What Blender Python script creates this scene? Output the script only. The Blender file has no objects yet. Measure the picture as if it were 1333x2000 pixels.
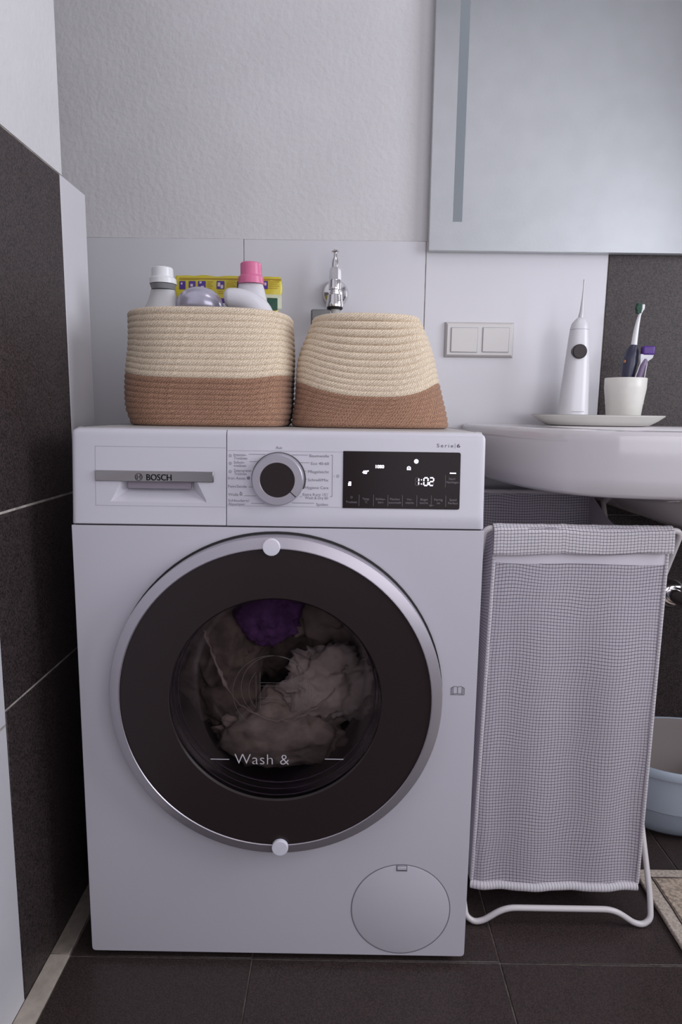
import bpy, bmesh, math, random
from mathutils import Vector, Matrix, noise
random.seed(4)
C = bpy.context.scene.collection
PI = math.pi

# ------------------------------------------------------------ camera
CAM = Vector((0.3940, -0.9369, 0.8749))
RV = Vector((0.99988871, 0.00578587, 0.01375079))
UV_ = Vector((-0.01446762, 0.15118267, 0.98839996))
FV = Vector((-0.00363987, 0.98848891, -0.15124955))
FPX = 1284.23
cd = bpy.data.cameras.new('camera'); cam = bpy.data.objects.new('camera', cd); C.objects.link(cam)
cd.sensor_fit = 'VERTICAL'; cd.sensor_height = 36.0; cd.sensor_width = 24.0
cd.lens = FPX / 2000 * 36.0; cd.clip_start = 0.01; cd.clip_end = 50
Mx = Matrix((RV, UV_, -FV)).transposed().to_4x4(); Mx.translation = CAM
cam.matrix_world = Mx
bpy.context.scene.camera = cam

# ------------------------------------------------------------ world, light, exposure
w = bpy.data.worlds.new('world'); bpy.context.scene.world = w; w.use_nodes = True
w.node_tree.nodes['Background'].inputs[0].default_value = (0.75, 0.8, 0.95, 1)
w.node_tree.nodes['Background'].inputs[1].default_value = 0.5
vs = bpy.context.scene.view_settings
vs.view_transform = 'Standard'; vs.look = 'None'; vs.gamma = 1.0; vs.use_curve_mapping = False
vs.exposure = 0.12
def area(name, loc, rot, sx, sy, energy, col):
    l = bpy.data.lights.new(name, 'AREA'); l.shape = 'RECTANGLE'; l.size = sx; l.size_y = sy
    l.energy = energy; l.color = col
    o = bpy.data.objects.new(name, l); C.objects.link(o); o.location = loc; o.rotation_euler = rot
    return o
# daylight through the window in the right-hand wall (lamp sits in the window opening, facing -x)
area('window_daylight', (2.36, -0.62, 1.48), (0, PI/2, 0), 1.10, 1.05, 27.0, (0.90, 0.935, 1.0))
# added fill lamp behind the camera, brightens the machine front and hamper
area('rear_fill_light', (1.25, -1.56, 1.15), (PI/2, 0, 0), 1.5, 0.9, 8.0, (0.96, 0.94, 1.0))
# weak overhead fill, an added lamp without any fixture
area('overhead_fill_light', (1.0, -0.6, 2.85), (0, 0, 0), 0.5, 0.5, 3.0, (1.0, 0.90, 0.93))

def at(px, py, Y):            # photograph pixel -> point on the vertical plane y = Y
    d = FV*FPX + RV*(px-666.5) - UV_*(py-1000)
    return CAM + d*((Y-CAM.y)/d.y)
def atz(px, py, Z):
    d = FV*FPX + RV*(px-666.5) - UV_*(py-1000)
    return CAM + d*((Z-CAM.z)/d.z)

# ------------------------------------------------------------ materials
MC = {}
def mat(name, col, rough=0.5, metal=0.0, spec=0.5, noise_amt=0.0, noise_scale=50.0, bump=0.0, bump_scale=100.0,
        coat=0.0, sss=0.0, emit=None, estr=0.0, alpha=1.0, dist=0.002, detail=3.0, sheen=0.0):
    if name in MC: return MC[name]
    m = bpy.data.materials.new(name); m.use_nodes = True; nt = m.node_tree; b = nt.nodes['Principled BSDF']
    b.inputs['Base Color'].default_value = (*col, 1); b.inputs['Roughness'].default_value = rough
    b.inputs['Metallic'].default_value = metal; b.inputs['Specular IOR Level'].default_value = spec
    b.inputs['Coat Weight'].default_value = coat; b.inputs['Coat Roughness'].default_value = 0.05
    b.inputs['Sheen Weight'].default_value = sheen
    if sss: b.inputs['Subsurface Weight'].default_value = sss; b.inputs['Subsurface Scale'].default_value = 0.01
    if emit: b.inputs['Emission Color'].default_value = (*emit, 1); b.inputs['Emission Strength'].default_value = estr
    tc = nt.nodes.new('ShaderNodeTexCoord')
    if noise_amt:
        n = nt.nodes.new('ShaderNodeTexNoise'); n.inputs['Scale'].default_value = noise_scale; n.inputs['Detail'].default_value = detail
        nt.links.new(tc.outputs['Object'], n.inputs['Vector'])
        r = nt.nodes.new('ShaderNodeMapRange'); r.inputs[1].default_value = 0.38; r.inputs[2].default_value = 0.62
        r.inputs[3].default_value = 1-noise_amt; r.inputs[4].default_value = 1+noise_amt
        nt.links.new(n.outputs['Fac'], r.inputs[0])
        mx = nt.nodes.new('ShaderNodeMix'); mx.data_type = 'RGBA'; mx.blend_type = 'MULTIPLY'; mx.inputs[0].default_value = 1
        mx.inputs[6].default_value = (*col, 1); nt.links.new(r.outputs[0], mx.inputs[7])
        nt.links.new(mx.outputs[2], b.inputs['Base Color'])
    if bump:
        n2 = nt.nodes.new('ShaderNodeTexNoise'); n2.inputs['Scale'].default_value = bump_scale; n2.inputs['Detail'].default_value = detail
        nt.links.new(tc.outputs['Object'], n2.inputs['Vector'])
        bp = nt.nodes.new('ShaderNodeBump'); bp.inputs['Strength'].default_value = bump; bp.inputs['Distance'].default_value = dist
        nt.links.new(n2.outputs['Fac'], bp.inputs['Height']); nt.links.new(bp.outputs[0], b.inputs['Normal'])
    MC[name] = m; return m

M_plaster = mat('white_plaster', (0.645, 0.63, 0.645), 0.85, bump=0.55, bump_scale=85, dist=0.0025, detail=2.0, noise_amt=0.02, noise_scale=8)
M_ceil = mat('ceiling_paint', (0.75, 0.75, 0.76), 0.9)
M_wtile = mat('glazed_white_tile', (0.65, 0.64, 0.675), 0.2, spec=0.5, noise_amt=0.015, noise_scale=4)
M_dtile = mat('dark_stoneware', (0.045, 0.032, 0.030), 0.36, spec=0.35, noise_amt=0.38, noise_scale=520, bump=0.10, bump_scale=330, dist=0.0006, detail=4)
M_dtilew = mat('dark_stoneware_wall', (0.040, 0.029, 0.029), 0.45, spec=0.40, noise_amt=0.6, noise_scale=380, bump=0.16, bump_scale=300, dist=0.0007, detail=4)
M_grout = mat('light_grout', (0.42, 0.38, 0.35), 0.8, noise_amt=0.25, noise_scale=40)
M_groutd = mat('floor_grout', (0.13, 0.11, 0.095), 0.9, noise_amt=0.3, noise_scale=60)
M_strip = mat('beige_mortar_strip', (0.46, 0.40, 0.34), 0.8, noise_amt=0.08, noise_scale=60, bump=0.3, bump_scale=120)
M_enamel = mat('white_enamel', (0.60, 0.575, 0.635), 0.30, spec=0.5, noise_amt=0.01, noise_scale=3)
M_panelw = mat('white_panel_plastic', (0.65, 0.63, 0.69), 0.27, spec=0.5)
M_top = mat('machine_top_laminate', (0.50, 0.48, 0.47), 0.4)
M_gap = mat('dark_gap', (0.05, 0.045, 0.05), 0.7)
M_rubber = mat('black_rubber', (0.015, 0.013, 0.014), 0.6)
M_ring = mat('satin_ring', (0.50, 0.47, 0.52), 0.42, metal=0.75)
M_blackgloss = mat('black_gloss', (0.028, 0.0195, 0.0205), 0.30, spec=0.28)
M_disp = mat('display_black', (0.020, 0.0135, 0.0145), 0.2, spec=0.12)
M_led = mat('display_led', (0.9, 0.88, 1.0), 0.5, emit=(0.88, 0.82, 1.0), estr=1.6)
M_leddim = mat('display_print', (0.22, 0.20, 0.22), 0.6)
M_print = mat('grey_print', (0.20, 0.185, 0.22), 0.6)
M_printd = mat('dark_print', (0.09, 0.08, 0.095), 0.6)
M_line = mat('panel_line', (0.42, 0.40, 0.45), 0.5)
M_whiteprint = mat('white_print', (0.62, 0.60, 0.64), 0.5)
M_etch = mat('etched_line', (0.105, 0.095, 0.092), 0.4)
M_chrome = mat('chrome', (0.78, 0.76, 0.77), 0.09, metal=1.0)
M_chromed = mat('chrome_bar', (0.36, 0.34, 0.34), 0.12, metal=1.0)
M_discs = mat('milky_plastic', (0.78, 0.76, 0.84), 0.4, sss=0.2)
M_drum = mat('drum_steel', (0.25, 0.24, 0.24), 0.35, metal=0.9)
M_mirror = mat('mirror_silver', (0.80, 0.835, 0.845), 0.03, metal=1.0)
M_mirredge = mat('mirror_edge', (0.70, 0.74, 0.75), 0.3)
M_frost = mat('frosted_strip', (0.235, 0.265, 0.285), 0.35, spec=0.5)
M_ceram = mat('sanitary_ceramic', (0.64, 0.61, 0.63), 0.12, spec=0.5, coat=0.3)
M_swp = mat('switch_plastic', (0.66, 0.64, 0.62), 0.32)
M_tray = mat('cream_tray', (0.66, 0.645, 0.60), 0.35)
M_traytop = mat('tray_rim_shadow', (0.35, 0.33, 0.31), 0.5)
M_mug = mat('cream_mug', (0.72, 0.70, 0.65), 0.35, noise_amt=0.03, noise_scale=20)
M_flos = mat('white_plastic', (0.68, 0.67, 0.70), 0.3)
M_clear = mat('clear_plastic', (0.62, 0.62, 0.64), 0.15, spec=0.6)
M_navy = mat('navy_plastic', (0.032, 0.032, 0.065), 0.35)
M_green = mat('dark_green', (0.008, 0.060, 0.035), 0.6)
M_purple = mat('purple_plastic', (0.075, 0.022, 0.20), 0.4)
M_razor = mat('lilac_clear', (0.16, 0.11, 0.20), 0.25)
M_wire = mat('white_lacquer_wire', (0.66, 0.62, 0.63), 0.35)
M_tub = mat('pale_blue_plastic', (0.42, 0.485, 0.57), 0.38)
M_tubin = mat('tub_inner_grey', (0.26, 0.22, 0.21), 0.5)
M_mat = mat('beige_mat', (0.42, 0.34, 0.27), 0.95, noise_amt=0.3, noise_scale=160, bump=0.6, bump_scale=400, dist=0.002)
M_matb = mat('beige_mat_border', (0.47, 0.40, 0.34), 0.95, noise_amt=0.2, noise_scale=200, bump=0.5, bump_scale=400, dist=0.002)
M_seam = mat('mat_seam', (0.07, 0.05, 0.05), 0.9)
M_yellow = mat('yellow_foil', (0.62, 0.52, 0.045), 0.28, noise_amt=0.06, noise_scale=30)
M_yprint = mat('brown_foil_print', (0.38, 0.25, 0.02), 0.4)
M_vprint = mat('violet_foil_print', (0.07, 0.03, 0.24), 0.4)
M_pprint = mat('pale_foil_print', (0.60, 0.50, 0.55), 0.4)
M_foilw = mat('pale_foil', (0.55, 0.58, 0.42), 0.35)
M_pinkc = mat('pink_cap', (0.70, 0.17, 0.33), 0.35, sss=0.1)
M_bottle = mat('white_bottle', (0.70, 0.69, 0.73), 0.3, sss=0.1)
M_trans = mat('translucent_bottle', (0.56, 0.55, 0.56), 0.3, sss=0.2)
M_collar = mat('grey_collar', (0.22, 0.22, 0.23), 0.35)
M_silver = mat('silver_lilac_bottle', (0.50, 0.48, 0.58), 0.22, metal=0.45, spec=0.6)
M_cap_w = mat('white_cap', (0.78, 0.78, 0.80), 0.3)
M_hose = mat('grey_hose', (0.42, 0.41, 0.39), 0.5)
M_greymetal = mat('grey_valve', (0.20, 0.20, 0.20), 0.35, metal=0.5)
M_brown = mat('orange_print', (0.45, 0.16, 0.05), 0.5)

def rope_mat(name, c1, c2):
    m = bpy.data.materials.new(name); m.use_nodes = True; nt = m.node_tree; b = nt.nodes['Principled BSDF']
    b.inputs['Roughness'].default_value = 0.9; b.inputs['Specular IOR Level'].default_value = 0.15; b.inputs['Sheen Weight'].default_value = 0.15
    tc = nt.nodes.new('ShaderNodeUVMap'); tc.uv_map = 'UVMap'
    oc = nt.nodes.new('ShaderNodeTexCoord')
    n = nt.nodes.new('ShaderNodeTexNoise'); n.inputs['Scale'].default_value = 420; n.inputs['Detail'].default_value = 3
    nt.links.new(oc.outputs['Object'], n.inputs['Vector'])
    wv = nt.nodes.new('ShaderNodeTexWave'); wv.wave_type = 'BANDS'; wv.bands_direction = 'DIAGONAL'
    wv.inputs['Scale'].default_value = 140; wv.inputs['Distortion'].default_value = 6; wv.inputs['Detail'].default_value = 2; wv.inputs['Detail Scale'].default_value = 2
    nt.links.new(tc.outputs['UV'], wv.inputs['Vector'])
    ad = nt.nodes.new('ShaderNodeMath'); ad.operation = 'ADD'; nt.links.new(wv.outputs['Fac'], ad.inputs[0]); nt.links.new(n.outputs['Fac'], ad.inputs[1])
    cr = nt.nodes.new('ShaderNodeMapRange'); cr.inputs[1].default_value = 0.45; cr.inputs[2].default_value = 1.25
    nt.links.new(ad.outputs[0], cr.inputs[0])
    mx = nt.nodes.new('ShaderNodeMix'); mx.data_type = 'RGBA'; mx.inputs[6].default_value = (*c2, 1); mx.inputs[7].default_value = (*c1, 1)
    nt.links.new(cr.outputs[0], mx.inputs[0]); nt.links.new(mx.outputs[2], b.inputs['Base Color'])
    bp = nt.nodes.new('ShaderNodeBump'); bp.inputs['Strength'].default_value = 0.5; bp.inputs['Distance'].default_value = 0.0008
    nt.links.new(ad.outputs[0], bp.inputs['Height']); nt.links.new(bp.outputs[0], b.inputs['Normal'])
    return m
M_cream = rope_mat('cream_cotton_rope', (0.86, 0.725, 0.56), (0.52, 0.41, 0.295))
M_jute = rope_mat('brown_jute_rope', (0.43, 0.25, 0.165), (0.21, 0.11, 0.072))

def grid_mat(name, base, line, step=0.0054, wdt=0.11):
    m = bpy.data.materials.new(name); m.use_nodes = True; nt = m.node_tree; b = nt.nodes['Principled BSDF']
    b.inputs['Roughness'].default_value = 0.9; b.inputs['Specular IOR Level'].default_value = 0.15
    uv = nt.nodes.new('ShaderNodeUVMap'); uv.uv_map = 'UVMap'
    sp = nt.nodes.new('ShaderNodeSeparateXYZ'); nt.links.new(uv.outputs['UV'], sp.inputs[0])
    outs = []
    for i in (0, 1):
        d = nt.nodes.new('ShaderNodeMath'); d.operation = 'DIVIDE'; d.inputs[1].default_value = step; nt.links.new(sp.outputs[i], d.inputs[0])
        fr = nt.nodes.new('ShaderNodeMath'); fr.operation = 'FRACT'; nt.links.new(d.outputs[0], fr.inputs[0])
        lt = nt.nodes.new('ShaderNodeMath'); lt.operation = 'LESS_THAN'; lt.inputs[1].default_value = wdt + 0.03*i; nt.links.new(fr.outputs[0], lt.inputs[0])
        outs.append(lt)
    mxm = nt.nodes.new('ShaderNodeMath'); mxm.operation = 'MAXIMUM'; nt.links.new(outs[0].outputs[0], mxm.inputs[0]); nt.links.new(outs[1].outputs[0], mxm.inputs[1])
    mx = nt.nodes.new('ShaderNodeMix'); mx.data_type = 'RGBA'; mx.inputs[6].default_value = (*base, 1); mx.inputs[7].default_value = (*line, 1)
    nt.links.new(mxm.outputs[0], mx.inputs[0]); nt.links.new(mx.outputs[2], b.inputs['Base Color'])
    # thin cotton lets some light through
    tr = nt.nodes.new('ShaderNodeBsdfTranslucent'); nt.links.new(mx.outputs[2], tr.inputs['Color'])
    ms = nt.nodes.new('ShaderNodeMixShader'); ms.inputs[0].default_value = 0.25
    nt.links.new(b.outputs[0], ms.inputs[1]); nt.links.new(tr.outputs[0], ms.inputs[2])
    nt.links.new(ms.outputs[0], nt.nodes['Material Output'].inputs[0])
    return m
M_grid = grid_mat('checked_cotton', (0.68, 0.63, 0.70), (0.07, 0.06, 0.08))
M_gridb = grid_mat('checked_cotton_hem', (0.80, 0.76, 0.80), (0.07, 0.06, 0.08), wdt=0.10)
M_cottonplain = mat('plain_cotton_tape', (0.66, 0.62, 0.68), 0.9)

def glass_mat(name, tint, gl=0.06, rough=0.05):
    m = bpy.data.materials.new(name); m.use_nodes = True; nt = m.node_tree; nt.nodes.remove(nt.nodes['Principled BSDF'])
    t = nt.nodes.new('ShaderNodeBsdfTransparent'); t.inputs[0].default_value = (*tint, 1)
    g = nt.nodes.new('ShaderNodeBsdfGlossy'); g.inputs[0].default_value = (0.9, 0.88, 0.92, 1); g.inputs['Roughness'].default_value = rough
    fr = nt.nodes.new('ShaderNodeFresnel'); fr.inputs[0].default_value = 1.33
    mu = nt.nodes.new('ShaderNodeMath'); mu.operation = 'MULTIPLY'; mu.inputs[1].default_value = gl/0.04; nt.links.new(fr.outputs[0], mu.inputs[0])
    mu.use_clamp = True
    ms = nt.nodes.new('ShaderNodeMixShader'); nt.links.new(mu.outputs[0], ms.inputs[0])
    nt.links.new(t.outputs[0], ms.inputs[1]); nt.links.new(g.outputs[0], ms.inputs[2])
    nt.links.new(ms.outputs[0], nt.nodes['Material Output'].inputs[0])
    return m
M_glass = glass_mat('smoked_door_glass', (0.74, 0.69, 0.68), 0.018, 0.15)
M_bowl = glass_mat('door_bowl_glass', (0.88, 0.86, 0.88), 0.012, 0.15)

# ------------------------------------------------------------ object helpers
def link(name, me, m, parent=None, smooth=False):
    o = bpy.data.objects.new(name, me); C.objects.link(o)
    if m: me.materials.append(m)
    if smooth:
        for p in me.polygons: p.use_smooth = True
    if parent is not None:
        o.parent = parent
        if parent.type == 'EMPTY': o.location = -parent.location
    return o
def tag(o, label=None, cat=None, group=None, kind=None):
    if label: o['label'] = label
    if cat: o['category'] = cat
    if group: o['group'] = group
    if kind: o['kind'] = kind
    return o
def root(name, loc, label, cat, group=None):
    o = bpy.data.objects.new(name, None); C.objects.link(o); o.location = loc; o.empty_display_size = 0.05
    return tag(o, label, cat, group)
def rawmesh(name, v, f):
    me = bpy.data.meshes.new(name); me.from_pydata([tuple(p) for p in v], [], f); me.update(); return me
def fixn(me):
    bm = bmesh.new(); bm.from_mesh(me); bmesh.ops.recalc_face_normals(bm, faces=bm.faces); bm.to_mesh(me); bm.free()
def mk(name, v, f, m, parent=None, smooth=True, uv=None, keepn=False):
    me = rawmesh(name, v, f)
    if uv:
        l = me.uv_layers.new(name='UVMap')
        for lp in me.loops: l.data[lp.index].uv = uv[lp.vertex_index]
    if not keepn: fixn(me)
    return link(name, me, m, parent, smooth)
def smooth_angle(o, ang=40):
    me = o.data
    bm = bmesh.new(); bm.from_mesh(me)
    for e in bm.edges:
        if len(e.link_faces) == 2 and e.calc_face_angle(0) > math.radians(ang): e.smooth = False
    for f in bm.faces: f.smooth = True
    bm.to_mesh(me); bm.free()
def box(name, x0, x1, y0, y1, z0, z1, m, parent=None, bevel=0.0, segs=2):
    bm = bmesh.new(); bmesh.ops.create_cube(bm, size=1)
    for v in bm.verts:
        v.co = Vector(((x0+x1)/2+v.co.x*(x1-x0), (y0+y1)/2+v.co.y*(y1-y0), (z0+z1)/2+v.co.z*(z1-z0)))
    if bevel: bmesh.ops.bevel(bm, geom=list(bm.edges), offset=bevel, segments=segs, profile=0.5, affect='EDGES')
    bmesh.ops.recalc_face_normals(bm, faces=bm.faces)
    if bevel:
        for f in bm.faces: f.smooth = max(abs(c_) for c_ in f.normal) < 0.9999
    me = bpy.data.meshes.new(name); bm.to_mesh(me); bm.free()
    return link(name, me, m, parent)
def loft(name, rings, m, parent=None, cap0=True, cap1=True, smooth=True, ang=None, uvscale=None):
    n = len(rings[0]); v = [p for r in rings for p in r]; f = []
    for i in range(len(rings)-1):
        for j in range(n):
            a = i*n+j; b = i*n+(j+1) % n; f.append((a, b, b+n, a+n))
    if cap0: f.append(tuple(range(n)))
    if cap1: f.append(tuple((len(rings)-1)*n+j for j in range(n)))
    o = mk(name, v, f, m, parent, smooth)
    smooth_angle(o, ang or 45)
    return o
def ring_pts(cx, cy, z, rx, ry, n=40, e=2.0):
    out = []
    for k in range(n):
        t = 2*PI*k/n; c, s = math.cos(t), math.sin(t)
        out.append(Vector((cx+rx*math.copysign(abs(c)**(2/e), c), cy+ry*math.copysign(abs(s)**(2/e), s), z)))
    return out
def lathe(name, prof, c, m, parent=None, axis='Z', n=40, cap0=True, cap1=True, ang=35):
    """prof: list of (radius, height along axis)"""
    rings = []
    for r, h in prof:
        r = max(r, 1e-5); ring = []
        for k in range(n):
            t = 2*PI*k/n; a, b = r*math.cos(t), r*math.sin(t)
            if axis == 'Z': p = Vector((a, b, h))
            elif axis == 'Y': p = Vector((a, h, b))
            else: p = Vector((h, a, b))
            ring.append(p+Vector(c))
        rings.append(ring)
    return loft(name, rings, m, parent, cap0, cap1, ang=ang)
def catmull(pts, k=6):
    pts = [Vector(p) for p in pts]; out = []
    for i in range(len(pts)-1):
        p0 = pts[max(i-1, 0)]; p1 = pts[i]; p2 = pts[i+1]; p3 = pts[min(i+2, len(pts)-1)]
        for s in range(k):
            t = s/k
            out.append(0.5*((2*p1)+(-p0+p2)*t+(2*p0-5*p1+4*p2-p3)*t*t+(-p0+3*p1-3*p2+p3)*t**3))
    out.append(pts[-1]); return out
def tube_rings(pts, rad, n=12, closed=False, flat=1.0):
    rings = []; N = len(pts); up = None
    for i, p in enumerate(pts):
        if closed: t = (pts[(i+1) % N]-pts[i-1]).normalized()
        else: t = (pts[min(i+1, N-1)]-pts[max(i-1, 0)]).normalized()
        if up is None:
            up = t.orthogonal().normalized() if abs(t.z) > 0.9 else Vector((0, 0, 1))
        up = (up-t*up.dot(t)).normalized(); s = t.cross(up)
        r = rad[i] if isinstance(rad, (list, tuple)) else rad
        rings.append([p+up*(r*math.cos(2*PI*k/n))+s*(r*flat*math.sin(2*PI*k/n)) for k in range(n)])
    return rings
def tube(name, pts, rad, m, parent=None, n=12, flat=1.0):
    return loft(name, tube_rings(pts, rad, n, flat=flat), m, parent, ang=60)
def loop_mesh_ring(name, r0, r1, cx, cz, y, m, parent, n=96):
    v = []; f = []
    for k in range(n):
        t = 2*PI*k/n
        v.append((cx+r0*math.cos(t), y, cz+r0*math.sin(t))); v.append((cx+r1*math.cos(t), y, cz+r1*math.sin(t)))
    for k in range(n):
        a = 2*k; b = 2*((k+1) % n); f.append((a, b, b+1, a+1))
    return mk(name, v, f, m, parent, False)

# lettering: font curve -> flat mesh; several strings can be joined into one part
def text_geo(body, spacing=1.0, off=0.0):
    cu = bpy.data.curves.new('t', 'FONT'); cu.body = body; cu.resolution_u = 3; cu.offset = off; cu.space_character = spacing
    o = bpy.data.objects.new('t', cu); C.objects.link(o)
    dg = bpy.context.evaluated_depsgraph_get(); me = bpy.data.meshes.new_from_object(o.evaluated_get(dg))
    v = [(p.co.x, p.co.y) for p in me.vertices]; f = [tuple(p.vertices) for p in me.polygons]
    bpy.data.objects.remove(o); bpy.data.curves.remove(cu); bpy.data.meshes.remove(me)
    return v, f
class Print:
    """collects flat print (u, v in metres on a surface) and maps it on that surface"""
    def __init__(s, fn): s.v = []; s.f = []; s.fn = fn
    def add(s, v, f):
        b = len(s.v); s.v += [s.fn(*p) for p in v]; s.f += [tuple(i+b for i in q) for q in f]
    def text(s, body, x0, x1, zb, h=None, spacing=1.0, bold=0.0, off=0.0):
        """fit to x0..x1, baseline zb, letter height h (cap height)"""
        v, f = text_geo(body, spacing, off)
        a = min(p[0] for p in v); b = max(p[0] for p in v); k = (x1-x0)/(b-a); ky = h/0.70 if h else k
        for dx in ((0.0, bold) if bold else (0.0,)):
            s.add([(x0+(p[0]-a)*k+dx, zb+p[1]*ky) for p in v], f)
    def rect(s, x0, x1, z0, z1): s.add([(x0, z0), (x1, z0), (x1, z1), (x0, z1)], [(0, 1, 2, 3)])
    def line(s, x0, z0, x1, z1, w_):
        d = Vector((x1-x0, z1-z0)).normalized(); n = Vector((-d.y, d.x))*w_/2
        s.add([(x0+n.x, z0+n.y), (x1+n.x, z1+n.y), (x1-n.x, z1-n.y), (x0-n.x, z0-n.y)], [(0, 1, 2, 3)])
    def arc(s, cx, cz, r, w_, a0=0, a1=2*PI, n=36):
        v = []; f = []
        for k in range(n+1):
            t = a0+(a1-a0)*k/n
            for rr in (r-w_/2, r+w_/2): v.append((cx+rr*math.cos(t), cz+rr*math.sin(t)))
        for k in range(n): f.append((2*k, 2*k+2, 2*k+3, 2*k+1))
        s.add(v, f)
    def disc(s, cx, cz, r, n=24): s.add([(cx+r*math.cos(2*PI*k/n), cz+r*math.sin(2*PI*k/n)) for k in range(n)], [tuple(range(n))])
    def build(s, name, m, parent): return mk(name, s.v, s.f, m, parent, False, keepn=True)

# ================================================================ THE SETTING
XL, YB, ZT = -0.07, 0.553, 1.2465
YF, XR, ZC = -1.6, 2.4, 2.9
S = dict(kind='structure')
# back wall
wb = tag(box('wall_back', -0.75, XR+0.1, YB, YB+0.1, 0, ZC, M_plaster), **S)
box('grout', -0.60, XR, YB-0.0045, YB, 0, 1.2385, M_grout, wb)
def tile(x0, x1, z0, z1, m, par, jit=0.0):
    g = 0.0009
    return box('tile', x0+g, x1-g, YB-0.0065+jit, YB-0.0005, z0+g, z1-g, m, par, 0.0008, 1)
for k, (x0, x1) in enumerate([(-0.60, -0.222), (-0.222, 0.171), (0.171, 0.564), (0.564, 0.957), (0.957, 1.35), (1.35, 1.743), (1.743, XR)]):
    m = M_wtile if k <= 3 else M_dtilew
    for z0, z1 in ((0.0, 0.06), (0.06, 0.65), (0.65, 1.2385)):
        mm = m if z0 > 0.5 else (M_dtilew if k >= 3 else m)
        tile(x0, x1, z0, z1, mm, wb, random.uniform(-0.0001, 0.0001))
# left wall: full-height block up to y=.19, then the lower half-height tiled stub
wl = tag(box('wall_left', -0.75, XL+0.0, YF, 0.195, ZT, ZC, M_plaster), **S)
wlb = box('wall_core', -0.75, XL-0.0015, YF, 0.195, 0, ZT, M_grout, wl)
def ltile(y0, y1, z0, z1, m, x=XL):
    g = 0.0018
    box('tile', x-0.009, x+0.0, y0+g*0.6, y1-g*0.6, z0+g, z1-g, m, wl, 0.0008, 1)
cols = [(-1.6, -1.28, 1), (-1.28, -0.88, 1), (-0.88, -0.48, 1), (-0.48, -0.0815, 1), (-0.0815, 0.187, 0)]
for y0, y1, white in cols:
    for z0, z1 in (((0.0, 0.438), (0.438, 0.732), (0.732, ZT)) if white else ((0.0, 0.458), (0.458, 0.732), (0.732, ZT))):
        ltile(y0, y1, z0, z1, M_wtile if white else M_dtilew)
stub = tag(box('trim_1', -0.14, XL-0.002, 0.187, 0.289, 0, ZT-0.001, M_grout), **S)
for z0, z1 in ((0.0, 0.458), (0.458, 0.732), (0.732, ZT)):
    box('tile', -0.142, XL, 0.188, 0.291, z0+0.0008, z1-0.0008, M_wtile, stub, 0.0008, 1)
tag(box('wall_recess', -0.85, -0.75, 0.0, YB+0.1, 0, ZC, M_plaster), **S)
# far (unseen) walls, ceiling
wr = tag(box('wall_right', XR, XR+0.1, YF, YB+0.1, 0, 0.90, M_dtilew), **S)
box('wall_panel', XR, XR+0.1, YF, YB+0.1, 2.1, ZC, M_plaster, wr)
box('wall_panel', XR, XR+0.1, -0.05, YB+0.1, 0.90, 2.1, M_plaster, wr)
box('wall_panel', XR, XR+0.1, YF, -1.19, 0.90, 2.1, M_plaster, wr)
win = tag(box('window_1', XR+0.02, XR+0.05, -1.19, -0.05, 0.90, 2.1, M_whiteprint), **S)
for a in ((-1.19, -1.14, 0.90, 2.1), (-0.10, -0.05, 0.90, 2.1), (-1.14, -0.10, 0.90, 0.95), (-1.14, -0.10, 2.05, 2.1)):
    box('window_frame', XR-0.01, XR+0.02, *a, M_swp, win, 0.004)
wf = tag(box('wall_front', -0.75, XR+0.1, YF-0.1, YF, ZT, ZC, M_plaster), **S)
box('wall_panel', -0.75, XR+0.1, YF-0.1, YF+0.005, 0, 0.30, M_dtilew, wf)
box('wall_panel', -0.75, XR+0.1, YF-0.1, YF+0.005, 0.302, ZT, M_wtile, wf)
fill_win = tag(box('rear_fill_window', 0.48, 2.02, YF+0.006, YF+0.03, 0.68, 1.62, M_whiteprint), **S)  # unseen window panel and frame, made up to carry the rear fill lamp
for a in ((0.44, 0.50, 0.64, 1.66), (2.0, 2.06, 0.64, 1.66), (0.50, 2.0, 0.64, 0.70), (0.50, 2.0, 1.60, 1.66)):
    box('window_frame', a[0], a[1], YF+0.006, YF+0.05, a[2], a[3], M_swp, fill_win, 0.004)
tag(box('ceiling', -0.85, XR+0.1, YF-0.1, YB+0.1, ZC, ZC+0.1, M_ceil), **S)
# floor
fl = tag(box('floor', -0.75, XR+0.1, YF-0.1, YB+0.1, -0.06, -0.0025, M_groutd), **S)
xs = [-0.038, 0.257, 0.657, 1.057, 1.457, 1.857, 2.257, 2.4]; ys = [0.553, 0.403, 0.003, -0.397, -0.797, -1.197, -1.6]
for i in range(len(xs)-1):
    for j in range(len(ys)-1):
        g = 0.0012
        box('tile', xs[i]+g, xs[i+1]-g, ys[j+1]+g, ys[j]-g, -0.012, -0.0006+random.uniform(-0.0002, 0.0002), M_dtile, fl, 0.001, 1)
tag(box('baseboard_left', XL, -0.0385, -1.6, 0.003, -0.012, 0.0022, M_strip, None, 0.001, 1), **S)
tag(box('baseboard_left_rear', XL, -0.0395, 0.004, 0.54, -0.012, 0.0018, mat('grimy_mortar_strip', (0.25, 0.21, 0.18), 0.85, noise_amt=0.1, noise_scale=60), None, 0.001, 1), **S)

# ================================================================ WASHING MACHINE
wm = root('washing_machine', (0.299, 0.26, 0), 'white front-loading washer-dryer with big round dark door and digital display', 'washing machine')
W = 0.598; ZB = 0.0125; ZD = 0.7085; ZP = 0.846
case = box('case', 0.002, W-0.002, 0.028, 0.525, 0.02, 0.83, M_enamel, wm, 0.004)
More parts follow.
